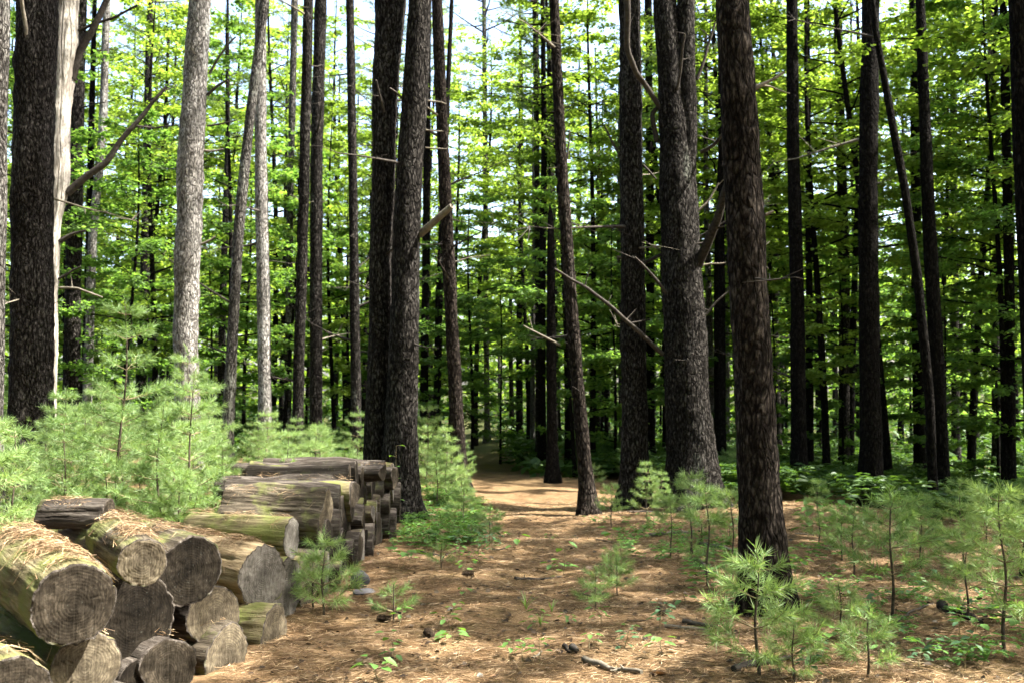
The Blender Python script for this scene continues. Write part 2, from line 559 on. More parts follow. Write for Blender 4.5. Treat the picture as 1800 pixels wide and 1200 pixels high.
def lobed(g, C, D, Nn, size, mat=0):
    """maple-like five-pointed leaves (10-gon as triangles round the centre)"""
    C = np.asarray(C); D = unit(np.asarray(D)); Nn = np.asarray(Nn)
    S = unit(np.cross(Nn, D)); Nn = np.cross(D, S)
    size = np.asarray(size)[:, None]
    prof = [(0, 0), (.08, .34), (.30, .22), (.55, .50), (.58, .18), (1, 0), (.58, -.18), (.55, -.50), (.30, -.22), (.08, -.34)]
    V = [C + size * (.38 * D)]
    V += [C + size * (a * D + b * S - .25 * (abs(b) * .5 + max(a - .4, 0) * .5) * Nn) for a, b in prof]
    V = np.stack(V, 1); n = len(C)
    i = np.arange(n)[:, None] * 11
    F = np.concatenate([i + np.array([[0, 1 + k, 1 + (k + 1) % 10]]) for k in range(10)])
    g.add(V.reshape(-1, 3), F, mat)


def needles(g, base, tip, width, mat=0):
    """one slim triangle for each needle"""
    base = np.asarray(base); tip = np.asarray(tip)
    d = tip - base
    s = unit(np.cross(d, rng.normal(size=d.shape))) * (np.asarray(width)[:, None] if np.ndim(width) else width) * .5
    V = np.stack([base - s, base + s, tip], 1)
    n = len(base)
    g.add(V.reshape(-1, 3), np.arange(n * 3).reshape(-1, 3), mat)


def shoot_needles(g, P0, P1, per, length, width, spread=(35, 75), mat=0):
    """needles round shoots running P0 -> P1 (arrays), denser to the tip"""
    P0 = np.repeat(P0, per, 0); P1 = np.repeat(P1, per, 0)
    n = len(P0)
    t = rng.random(n) ** .7
    b = P0 + (P1 - P0) * t[:, None]
    d = unit(P1 - P0)
    r = unit(np.cross(d, rng.normal(size=(n, 3))))
    a = np.radians(rng.uniform(spread[0], spread[1], n) * (1 - .5 * t ** 3))[:, None]
    ln = length * rng.uniform(.7, 1.1, n)[:, None]
    dirn = np.cos(a) * d + np.sin(a) * r
    dirn[:, 2] -= .06
    needles(g, b, b + dirn * ln, width, mat)


# ------------------------------------------------------------------ young pines
def make_sapling(H, seed, needle=.085, per=46, width=.0026, bare=.25, spread=.42, curve=0.0):
    r = np.random.default_rng(seed)
    gs, gn = Geo(), Geo()
    top = np.array([curve * H, r.normal(0, .02) * H, H])
    n = 14
    tt = np.linspace(0, 1, n)
    stem = np.stack([top[0] * tt ** 1.5 + .012 * H * np.sin(tt * 9 + seed), top[1] * tt + .012 * H * np.cos(tt * 7 + seed), H * tt], 1)
    rad = np.interp(tt, [0, 1], [.0085 * H ** .8 + .004, .0025])
    tube(gs, stem, rad, 6)
    s0, s1 = [], []
    z = H * bare
    gap = .095 + .06 * H if H < 1.1 else .15 + .06 * H
    while z < H * .96:
        t = z / H
        c = np.array([np.interp(t, tt, stem[:, k]) for k in range(3)])
        L = spread * H * (1 - t) ** .8 * (.75 + .25 * min(1, (t - bare + .25) * 3)) + .07
        nb = r.integers(4, 6)
        a0 = r.uniform(0, 6.28)
        for b in range(nb):
            az = a0 + 6.283 * b / nb + r.normal(0, .18)
            Lb = L * r.uniform(.65, 1.1)
            e0 = r.uniform(.08, .35); e1 = e0 + .35
            k = max(3, int(Lb / .09))
            u = np.linspace(0, 1, k + 1)
            el = e0 + (e1 - e0) * u
            hx = np.cumsum(np.concatenate([[0], np.cos(el[1:])])) * Lb / k
            hz = np.cumsum(np.concatenate([[0], np.sin(el[1:])])) * Lb / k
            bp = c + np.stack([hx * math.cos(az), hx * math.sin(az), hz], 1)
            tube(gs, bp, np.interp(u, [0, 1], [.0022 + .0045 * Lb, .0016]), 4, 1, False)
            for q in range(k):
                if (q + 1) / k > .42:
                    s0.append(bp[q]); s1.append(bp[q + 1])
                if q >= k * .3 and q < k - 0 and Lb > .16:
                    for sgn in (-1, 1):
                        if r.random() < .75:
                            ll = r.uniform(.4, .75) * min((1 - q / k) * Lb * .75 + .05, .26)
                            aa = az + sgn * r.uniform(.6, 1.0)
                            ee = r.uniform(.1, .6)
                            q1 = bp[q] + ll * np.array([math.cos(aa) * math.cos(ee), math.sin(aa) * math.cos(ee), math.sin(ee)])
                            mid = bp[q] + (q1 - bp[q]) * (.35 if ll > .09 else .05)
                            tube(gs, np.array([bp[q], q1]), [.0018, .0012], 3, 1, False)
                            s0.append(mid); s1.append(q1)
        z += gap * r.uniform(.8, 1.15) * (1.15 - .45 * t)
    s0.append(stem[-3]); s1.append(stem[-1])
    s0 = np.array(s0); s1 = np.array(s1)
    ln = np.linalg.norm(s1 - s0, axis=1)
    shoot_needles(gn, s0, s1, per, needle, width)
    return gs.mesh('sapling_stem', [M['sap_stem'], M['sap_twig']]), gn.mesh('sapling_needles', M['sap'], False)


# ------------------------------------------------------------------ broadleaf trees
def make_maple(H, seed, z0=.18, spread=.30, nleaf=11000, lsize=.105, trunk_r=.06, mat='maple', lean=.03, gap=.25):
    r = np.random.default_rng(seed)
    gt, gl = Geo(), Geo()
    n = 22
    tt = np.linspace(0, 1, n)
    ph = r.uniform(0, 6, 3)
    lx, ly = r.normal(0, lean, 2) * H
    st = np.stack([lx * tt + .016 * H * np.sin(tt * 5 + ph[0]) * tt, ly * tt + .016 * H * np.sin(tt * 4 + ph[1]) * tt, H * tt], 1)
    rad = trunk_r * np.interp(tt, [0, .03, .1, .8, 1], [1.45, 1.15, 1, .45, .08])
    tube(gt, st, rad, 9)
    segs0, segs1, segw = [], [], []
    nb = int(H * 4.2)
    for b in range(nb):
        t = z0 + (1 - z0) * (b + r.random()) / nb
        c = np.array([np.interp(t, tt, st[:, k]) for k in range(3)])
        s = (t - z0) / (1 - z0)
        L = spread * H * (.45 + 1.0 * s if s < .35 else .8 * (1 - (s - .35) / .65) ** .7 + .12) * r.uniform(.6, 1.15)
        az = b * 2.4 + r.normal(0, .35)
        el = r.uniform(.05, .45) + .35 * s
        k = 7
        u = np.linspace(0, 1, k + 1)
        ee = el * (1 - .9 * u)
        hx = np.concatenate([[0], np.cumsum(np.cos(ee[1:]))]) * L / k
        hz = np.concatenate([[0], np.cumsum(np.sin(ee[1:]))]) * L / k
        wob = np.cumsum(r.normal(0, .035, k + 1)) * L
        bp = c + np.stack([hx * math.cos(az) - wob * math.sin(az), hx * math.sin(az) + wob * math.cos(az), hz], 1)
        r0 = min(.42 * np.interp(t, tt, rad), .006 + .010 * L)
        tube(gt, bp, np.interp(u, [0, 1], [r0, .004]), 4, 0, False)
        for q in range(2, k + 1):
            for sgn in (-1, 1):
                ll = L * r.uniform(.18, .42) * (1.15 - q / k * .5)
                aa = az + sgn * r.uniform(.5, 1.1)
                e2 = r.uniform(-.15, .25)
                q1 = bp[q] + ll * np.array([math.cos(aa), math.sin(aa), math.sin(e2)])
                if r.random() < .6:
                    tube(gt, np.array([bp[q], q1]), [.005, .0025], 3, 0, False)
                segs0.append(bp[q]); segs1.append(q1); segw.append(ll)
        segs0.append(bp[k - 2]); segs1.append(bp[k]); segw.append(L * .3)
    segs0 = np.array(segs0); segs1 = np.array(segs1); w = np.array(segw)
    w = w * r.uniform(.35, 1.5, len(w)) * (r.random(len(w)) > gap)          # uneven sprays, gaps between them
    idx = r.choice(len(w), nleaf, p=w / w.sum())
    t = r.random(nleaf) ** .8
    C = segs0[idx] + (segs1[idx] - segs0[idx]) * t[:, None]
    d0 = unit(segs1[idx] - segs0[idx])
    sgn = np.where(r.random(nleaf) < .5, -1, 1)[:, None]
    side = unit(np.cross(d0, np.array([0, 0, 1.])))
    D = unit(d0 * r.uniform(.2, 1, (nleaf, 1)) + side * sgn * r.uniform(.4, 1, (nleaf, 1)) + r.normal(0, .25, (nleaf, 3)) * np.array([1, 1, .8]))
    D[:, 2] -= .18
    C = C + r.normal(0, .05, (nleaf, 3)) * np.array([1, 1, .6]) + D * .03
    Nn = np.array([0, 0, 1.]) + r.normal(0, .38, (nleaf, 3))
    leaves(gl, C, D, Nn, lsize * r.uniform(.65, 1.2, nleaf), wid=.40)
    return gt, gl


# ------------------------------------------------------------------ tall pine crowns
def make_pine_crown(h, R0, seed, nclump=420, per=34, needle=.17, width=.012):
    """limbs and needle tufts from z=0 to z=h round the axis"""
    r = np.random.default_rng(seed)
    gt, gn = Geo(), Geo()
    nb = int(h * 4.2)
    P0, P1 = [], []
    for b in range(nb):
        s = (b + r.random()) / nb
        L = R0 * (.55 + .9 * s if s < .4 else 1.0 * (1 - (s - .4) / .6) ** .8 + .12) * r.uniform(.6, 1.15)
        az = b * 2.4 + r.normal(0, .4)
        el = r.uniform(-.05, .3) + .3 * s
        k = 6
        u = np.linspace(0, 1, k + 1)
        hx = L * u * math.cos(el); hz = L * (u * math.sin(el) + .12 * u * u)
        c = np.array([0, 0, h * s * .97])
        bp = c + np.stack([hx * math.cos(az), hx * math.sin(az), hz], 1) + r.normal(0, .03, (k + 1, 3)) * u[:, None]
        tube(gt, bp, np.interp(u, [0, 1], [.012 + .012 * L, .005]), 4, 0, False)
        m = int(nclump / nb * r.uniform(.6, 1.4))
        for _ in range(m):
            q = r.uniform(.3, 1)
            p = np.array([np.interp(q, u, bp[:, a]) for a in range(3)])
            aa = az + r.uniform(-1.1, 1.1); e2 = r.uniform(-.1, .6); ll = r.uniform(.1, .35)
            p = p + np.array([math.cos(az + 1.57), math.sin(az + 1.57), 0]) * r.normal(0, .22) * L * (q + .1) * .7
            P0.append(p); P1.append(p + ll * np.array([math.cos(aa) * math.cos(e2), math.sin(aa) * math.cos(e2), math.sin(e2)]))
    shoot_needles(gn, np.array(P0), np.array(P1), per, needle, width, (25, 80))
    return gt.mesh('pine_limbs', M['twig']), gn.mesh('pine_crown', M['pine'], False)


print('prototypes')
SAP = {k: make_sapling(*a) for k, a in {
    'tall': (2.35, 1, .10, 32, .0052, .16, .34), 'mid_a': (1.8, 2, .095, 30, .0052, .14, .40), 'mid_b': (1.55, 3, .095, 28, .0054, .10, .42),
    'mid_c': (1.3, 4, .09, 32, .0048, .12, .46), 'low_a': (.95, 5, .085, 30, .0046, .16, .46), 'low_b': (.75, 6, .08, 32, .0046, .34, .55),
    'low_c': (.62, 7, .08, 32, .0044, .14, .66), 'tiny_a': (.38, 8, .07, 36, .003, .25, .5), 'tiny_b': (.24, 9, .06, 34, .0028, .3, .5),
    'open': (1.0, 10, .08, 32, .0046, .20, .66), 'bare_stem': (.72, 12, .08, 30, .004, .62, .55)}.items()}
MAP = []
for k, (H, z0, spr, nl, ls, tr, mt) in enumerate([
        (9.0, .14, .26, 19000, .09, .055, 'maple'), (11.5, .16, .24, 24000, .09, .075, 'maple'), (13.5, .22, .24, 25000, .095, .09, 'maple'),
        (7.0, .12, .30, 14000, .088, .045, 'beech'), (10.0, .10, .27, 20000, .09, .06, 'beech'), (5.0, .12, .34, 9500, .085, .03, 'beech'),
        (14.5, .42, .26, 3900, .13, .10, 'maple'), (12.0, .34, .28, 12000, .095, .075, 'maple'), (22.0, .60, .21, 16000, .14, .17, 'maple')]):
    gt, gl = make_maple(H, 100 + k, z0, spr, int(nl * (.50 if k < 6 else 1)), ls, tr, mt, gap=.25 if k < 6 else .68 if k == 6 else .45 if k == 7 else .15)
    MAP.append((gt.mesh('broadleaf_trunk', M['bark_black']), gl.mesh('broadleaf_crown', M[mt], True)))
PCR = [make_pine_crown(7.5, 2.4, 200, 380, 26, .16, .009), make_pine_crown(6.0, 2.0, 201, 300, 26, .16, .009), make_pine_crown(9.0, 2.6, 202, 420, 26, .16, .009), make_pine_crown(5.0, 1.5, 203, 200, 26, .16, .009), make_pine_crown(8.5, 3.6, 204, 900, 34, .18, .012)]


def put_maple(k, x, y, label, group=None, rot=None, s=1.0, cat='tree', name='broadleaf_tree'):
    t = thing(name, label, cat, (x, y, gzf(x, y) - .03), random.uniform(0, 6.28) if rot is None else rot, group, s)
    obj('trunk', MAP[k][0], t)
    obj('crown', MAP[k][1], t)['kind'] = 'stuff'
    return t


def put_sapling(kind, x, y, label, group=None, s=1.0, rot=None, name='pine_sapling'):
    t = thing(name, label, 'sapling', (x, y, gzf(x, y) - .01), random.uniform(0, 6.28) if rot is None else rot, group, s)
    obj('stem', SAP[kind][0], t)
    obj('foliage', SAP[kind][1], t)['kind'] = 'stuff'
    return t


# ------------------------------------------------------------------ standing trunks read off the photograph
def vnoise(P, scale):
    return np.array([mnoise.noise(Vector(p) * scale) for p in P])


def trunk_tree(name, label, pts, d, mat, H=20, cat='tree', crown=None, dead=0, group=None, near=False, flare=1.8, base_d=None, branches=(), top_taper=.35, crown_z=11.5, crown_s=1.0, stub_mat='dead_twig', lump=.05):
    """pts: (u, v, width px) from the top of the picture down, at forward distance d"""
    P = []
    for (u, v, w) in pts:
        p = at(u, v, d)
        P.append((p.x, p.y, p.z, w * d / FPX / 2))
    P.sort(key=lambda a: a[2])
    # go down to the ground
    b, b2 = P[0], P[1]
    zg = gzf(b[0], b[1])
    if b[2] > zg + .05:
        k = (b[2] - zg) / max(b2[2] - b[2], .3)
        P.insert(0, (b[0] - (b2[0] - b[0]) * min(k, .6) * .5, d, zg, b[3] * 1.04))
    root = np.array([P[0][0], d, gzf(P[0][0], d)])
    t_, t2 = P[-1], P[-2]
    if H > t_[2] + .5:
        sl = (t_[0] - t2[0]) / max(t_[2] - t2[2], .5)
        sl = max(-.06, min(.06, sl))
        for f in (.35, .7, 1.0):
            z = t_[2] + (H - t_[2]) * f
            P.append((t_[0] + sl * (z - t_[2]), d + .01 * (z - t_[2]), z, t_[3] * (1 - (1 - top_taper) * f) if f < 1 else t_[3] * top_taper))
    A = np.array(P)
    P3 = A[:, :3] - root
    P3[0, 2] = -.12
    zs = (P3[:, 2] - P3[0, 2])
    step = .05 if near else .22
    Q, rr, tq = resample(P3, A[:, 3], step)
    rr = rr * (1 + (flare - 1) * np.exp(-np.maximum(Q[:, 2], 0) / (.22 + rr * .5)))
    seg = 44 if near else 14
    th = np.linspace(0, 2 * np.pi, seg, endpoint=False)
    ph = random.uniform(0, 50)
    flute = 1 + (.09 * np.exp(-np.maximum(Q[:, 2:3], 0) / .35)) * np.sin(th[None] * 5 + ph)
    PP = np.stack([np.repeat(np.cos(th)[None], len(Q), 0) * rr[:, None], np.repeat(np.sin(th)[None], len(Q), 0) * rr[:, None], np.repeat(Q[:, 2:3], seg, 1)], -1)
    flat = (PP.reshape(-1, 3) + ph)
    big = vnoise(flat * np.array([1, 1, .55]), 2.2).reshape(len(Q), seg)
    midn = vnoise(flat * np.array([1, 1, .8]) + 13, 6.0).reshape(len(Q), seg)
    dsp = flute * (1 + lump * 2.4 * big + .05 * midn + .22 * np.maximum(midn - .42, 0))
    if near:
        fine = vnoise(flat * np.array([1, 1, .55]), 22).reshape(len(Q), seg)
        fine2 = vnoise(flat * np.array([1, 1, .45]), 48).reshape(len(Q), seg)
        dsp = dsp * (1 + .04 * fine + .025 * fine2)
    g = Geo()
    tube(g, Q, rr, seg, 0, True, dsp)
    t = thing(name, label, cat, root, 0, group)
    obj('trunk', g.mesh('trunk', M[mat]), t)
    rad_at = lambda z: float(np.interp(z, Q[:, 2], rr))
    cx = lambda z: np.array([np.interp(z, Q[:, 2], Q[:, 0]), np.interp(z, Q[:, 2], Q[:, 1]), z])
    for spec in branches:
        bpts, w0, w1, bm = spec[:4]
        dd = spec[4] if len(spec) > 4 else 0
        bp = np.array([at(u, v, d + dd * k / max(len(bpts) - 1, 1)) for k, (u, v) in enumerate(bpts)]) - root
        bw = np.linspace(w0, w1, len(bp)) * d / FPX / 2
        bq, br, _ = resample(bp, bw, .08)
        wob = np.stack([vnoise(bq + 7.7 + 3 * k, 3.0) for k in range(3)], 1) * .03 * np.linspace(0, 1, len(bq))[:, None]
        bq = bq + wob
        gb = Geo(); tube(gb, bq, br, 7)
        # small side twigs on the dead limbs
        for k in range(max(0, int(len(bq) / 7))):
            i0 = random.randrange(len(bq) // 3, len(bq)) if len(bq) > 3 else 0
            dv = Vector((random.uniform(-1, 1), random.uniform(-.6, .6), random.uniform(-.1, .9))).normalized() * random.uniform(.1, .35)
            tube(gb, np.array([bq[i0], bq[i0] + np.array(dv) * .6 + np.array([0, 0, .02]), bq[i0] + np.array(dv)]), [br[i0] * .5, br[i0] * .35, .002], 4)
        obj('dead_branch', gb.mesh('dead_branch', M[bm]), t)
    for k in range(dead):
        z = random.uniform(1.6, 9.5)
        c = cx(z)
        az = random.uniform(0, 6.28); el = random.uniform(-.25, .5)
        L = random.choice((.12, .2, .35, .6, 1.0, 1.5)) * random.uniform(.7, 1.3)
        n = 5
        u_ = np.linspace(0, 1, n)
        dirv = np.array([math.cos(az) * math.cos(el), math.sin(az) * math.cos(el), math.sin(el)])
        bp = c + dirv[None] * (u_[:, None] * (L + rad_at(z) * .8)) + np.cumsum(rng.normal(0, .03 * L, (n, 3)), 0) * u_[:, None]
        r0 = .006 + .006 * L
        gb = Geo(); tube(gb, bp, np.interp(u_, [0, .2, .3, 1], [r0 * 1.9, r0 * 1.5, r0, r0 * .3]), 5)
        for q in range(int(L * 7) + 1):
            i0 = random.randrange(1, n)
            dv = np.array(Vector((random.uniform(-1, 1), random.uniform(-1, 1), random.uniform(-.4, .8))).normalized()) * random.uniform(.1, .4) * (.4 + L * .5)
            tube(gb, np.array([bp[i0], bp[i0] + dv]), [r0 * .4, .0025], 4)
        obj('dead_branch', gb.mesh('dead_branch', M[random.choice(('dead_twig', 'dead_twig', 'pale_twig'))]), t)
    if crown is not None:
        c = cx(crown_z)
        rz = random.uniform(0, 6.28)
        obj('limbs', PCR[crown][0], t, c, rz, crown_s)['kind'] = 'stuff'
        obj('crown', PCR[crown][1], t, c, rz, crown_s)['kind'] = 'stuff'
    return t


print('trunks')
TREES = [
 # name, label, pts, d, mat, kwargs
 ('pine_tree', 'trunk cut off by the left picture edge beside the broad dark pine', [(0, 0, 34), (-6, 300, 34), (-12, 650, 36)], 10.5, 'bark_grey', dict(crown=4, crown_z=13.5)),
 ('pine_tree', 'broad dark pine trunk on the far left with a pale barkless snag behind it', [(66, 0, 70), (58, 300, 70), (55, 600, 70), (52, 800, 78)], 13.2, 'bark_dark', dict(crown=4, dead=9, near=True, crown_z=14,
    branches=[([(56, 215), (50, 120), (42, 20), (38, -30)], 9, 6, 'pale_twig', -.5)])),
 ('dead_snag', 'pale barkless dead snag leaning out behind the broad dark left pine', [(122, -40, 40), (116, 60, 42), (104, 250, 30), (98, 330, 46), (92, 400, 24), (92, 600, 20), (86, 760, 24)], 13.75, 'bare_wood', dict(H=7.5, crown=None, near=True, lump=.12, cat='tree',
    branches=[([(118, 340), (150, 312), (185, 288), (215, 245), (245, 208), (270, 180), (290, 152)], 15, 5, 'dead_twig'), ([(126, 140), (140, 92), (165, 50), (195, -10)], 17, 10, 'twig'),
              ([(138, 55), (165, 42), (200, 32), (240, 10)], 6, 4, 'twig'), ([(105, 425), (125, 413), (150, 405)], 9, 4, 'dead_twig'), ([(100, 492), (120, 480), (142, 468)], 5, 3, 'dead_twig'), ([(105, 506), (135, 506), (180, 522)], 5, 3, 'pale_twig'),
              ([(240, 222), (270, 225), (315, 220)], 4, 2, 'dead_twig')])),
 ('pine_tree', 'shadowed trunk just right of the pale snag, bristling with dead twigs', [(140, 0, 24), (133, 250, 26), (127, 600, 28)], 20, 'bark_dark', dict(crown=4, crown_z=14, dead=14)),
 ('pine_tree', 'slim sunlit trunk between the pale snag and the silvery pine', [(188, 0, 13), (180, 250, 14), (163, 400, 15), (155, 640, 16)], 22, 'bark_silver', dict(crown=3, dead=10)),
 ('pine_tree', 'silvery sunlit pine with knobbly trunk standing behind the sapling thicket', [(352, 0, 40), (340, 180, 40), (337, 215, 46), (332, 400, 42), (330, 440, 46), (326, 600, 42), (330, 700, 42)], 15.5, 'bark_silver', dict(crown=4, near=True, crown_z=14, lump=.07, dead=8,
    branches=[([(368, 130), (385, 100), (415, 65)], 5, 3, 'dead_twig'), ([(364, 168), (380, 152), (400, 142)], 6, 4, 'dead_twig'), ([(364, 222), (390, 218), (415, 212)], 4, 2, 'dead_twig'), ([(358, 265), (375, 266), (392, 262)], 5, 3, 'pale_twig'), ([(352, 430), (365, 424), (376, 414)], 5, 3, 'pale_twig')])),
 ('leaning_tree', 'thin pale trunk leaning right, just right of the silvery pine', [(466, 0, 17), (440, 200, 18), (420, 400, 18), (403, 690, 20)], 17.2, 'bark_grey', dict(crown=3, dead=5, H=16, crown_z=11)),
 ('pine_tree', 'light grey trunk with peeled lower bark behind the thin leaning trunk', [(458, 0, 20), (458, 250, 22), (462, 450, 24), (466, 700, 24)], 18, 'bark_silver', dict(crown=1, dead=9)),
 ('pine_tree', 'dark straight trunk left of a dark double pair, above the thicket', [(542, 0, 18), (534, 350, 19), (524, 700, 20)], 18, 'bark_dark', dict(crown=4, crown_z=14.5, dead=8)),
 ('pine_tree', 'second dark trunk of the close pair above the sapling thicket', [(564, 0, 22), (556, 300, 22), (556, 660, 22)], 21, 'bark_dark', dict(crown=0, dead=10)),
 ('pine_tree', 'slender sunlit trunk behind the dark straight trunk above the thicket', [(518, 0, 12), (510, 350, 12), (506, 690, 13)], 25, 'bark_grey', dict(crown=1, dead=8)),
 ('pine_tree', 'straight dark trunk standing alone left of the twin pine', [(615, 0, 15), (620, 300, 16), (626, 700, 18)], 20, 'bark_dark', dict(crown=0, dead=8)),
 ('pine_tree', 'slightly leaning trunk with sunlit bark just right of the twin pine', [(768, 0, 19), (776, 200, 21), (788, 450, 23), (801, 700, 24), (808, 850, 26)], 17, 'bark_brown', dict(crown=1, dead=14, near=True)),
 ('leaning_tree', 'thin pine leaning left beside the trail, splintered pale wood at its foot', [(974, 0, 17), (984, 230, 20), (1000, 480, 22), (1016, 690, 23), (1034, 880, 25)], 13.4, 'bark_brown', dict(crown=2, near=True, H=20, crown_z=10.5, dead=10,
    branches=[([(984, 606), (955, 590), (920, 570)], 5, 2, 'pale_twig', -.4), ([(997, 280), (1000, 255), (1002, 228)], 4, 2, 'dead_twig'), ([(973, 148), (940, 155), (900, 150)], 4, 2, 'twig')])),
 ('pine_tree', 'dark upright pine between the thin leaning pine and the forked one', [(1106, 0, 38), (1108, 200, 40), (1112, 450, 42), (1115, 700, 44), (1116, 870, 47)], 14.3, 'bark_dark', dict(crown=0, near=True, crown_z=14.5, dead=14,
    branches=[([(1105, 300), (1085, 265), (1060, 220)], 6, 3, 'dead_twig'), ([(1130, 290), (1140, 300), (1153, 314)], 5, 3, 'dead_twig'), ([(1105, 455), (1085, 452)], 5, 3, 'pale_twig')])),
 ('pine_tree', 'slightly leaning brown pine standing in the near right foreground', [(1287, 0, 56), (1302, 220, 62), (1306, 300, 64), (1318, 560, 66), (1328, 760, 68), (1336, 880, 74), (1340, 930, 71), (1345, 1040, 76)], 7.3, 'bark_brown', dict(crown=2, near=True, crown_z=14, flare=1.4, dead=5,
    branches=[([(1320, 160), (1340, 148), (1378, 126)], 9, 4, 'pale_twig'), ([(1322, 150), (1350, 150), (1385, 165)], 5, 2, 'pale_twig', .2), ([(1345, 378), (1360, 372)], 6, 4, 'pale_twig')])),
 ('broadleaf_tree', 'tall dark trunk right of the near foreground pine, foliage hiding its top', [(1392, 0, 20), (1394, 250, 22), (1402, 550, 25), (1405, 860, 28)], 18, 'bark_black', dict(crown=None, H=17, dead=2)),
 ('broadleaf_tree', 'thin straight dark trunk close right of the tall dark one', [(1418, 0, 10), (1422, 400, 12), (1424, 800, 13)], 21, 'bark_black', dict(H=15)),
 ('pine_tree', 'thick black trunk in deep shade on the right', [(1530, 0, 30), (1526, 350, 33), (1528, 600, 35), (1532, 880, 38)], 16, 'bark_black', dict(crown=0, crown_z=12, dead=2)),
 ('broadleaf_tree', 'thin curving trunk between the thick black trunk and the right-hand stem', [(1540, 60, 12), (1562, 180, 13), (1590, 330, 14), (1612, 480, 15), (1634, 700, 16), (1642, 920, 17)], 14.5, 'bark_black', dict(H=8, dead=2)),
 ('broadleaf_tree', 'dark right-hand trunk ending under a bent bough near the right', [(1622, 120, 18), (1632, 380, 22), (1645, 600, 24), (1658, 880, 26)], 16, 'bark_black', dict(H=12, dead=2)),
 ('pine_tree', 'distant trunk right of the bent bough with sky behind it', [(1676, 200, 12), (1678, 500, 13), (1680, 720, 14)], 27, 'bark_dark', dict(crown=1, dead=3)),
 ('broadleaf_tree', 'dark slender trunk near the right picture edge over bright undergrowth', [(1768, 200, 15), (1774, 500, 17), (1776, 850, 19)], 18, 'bark_black', dict(H=13)),
 ('broadleaf_tree', 'trunk lit by sky behind the slender one near the right edge', [(1746, 200, 15), (1750, 450, 16), (1752, 720, 17)], 24, 'bark_dark', dict(H=16)),
 ('pine_tree', 'black trunk cut off by the upper right picture corner', [(1788, 0, 30), (1796, 200, 34), (1812, 500, 38), (1822, 700, 40)], 8.6, 'bark_black', dict(crown=1, crown_z=13)),
 ('pine_tree', 'slim trunk rising over the trail behind the thin leaning pine', [(940, 0, 9), (944, 300, 10), (948, 800, 12)], 24, 'bark_dark', dict(crown=3, dead=5)),
 ('dead_snag', 'broken-topped dark snag standing by the trail behind the leaning pine', [(967, 362, 3), (968, 385, 12), (969, 600, 17), (971, 845, 20)], 18.5, 'bark_black', dict(H=0, crown=None)),
 ('pine_tree', 'pale slim trunk far beyond the trail in the gap of light', [(851, 0, 8), (853, 300, 9), (856, 740, 10)], 34, 'bark_grey', dict(crown=1)),
 ('pine_tree', 'pair-forming thin trunk hidden behind the twin pine on its right', [(752, 0, 12), (750, 350, 13), (745, 740, 15)], 24, 'bark_black', dict(crown=1, dead=3)),
 ('pine_tree', 'dark trunk with dead twigs seen between the twin pine and its right neighbour', [(780, 330, 11), (772, 520, 13), (768, 740, 14)], 26, 'bark_black', dict(H=16, dead=3)),
 ('pine_tree', 'dark trunk far behind, left of the forked pine base', [(1142, 300, 14), (1144, 760, 15)], 24, 'bark_black', dict(crown=3)),
 ('pine_tree', 'thin dark trunk seen between the forked pine and the near brown pine', [(1268, 300, 11), (1270, 800, 13)], 20, 'bark_black', dict(crown=3)),
]
for (nm, lab, pts, d, mt, kw) in TREES:
    trunk_tree(nm, lab, pts, d, mt, **kw)

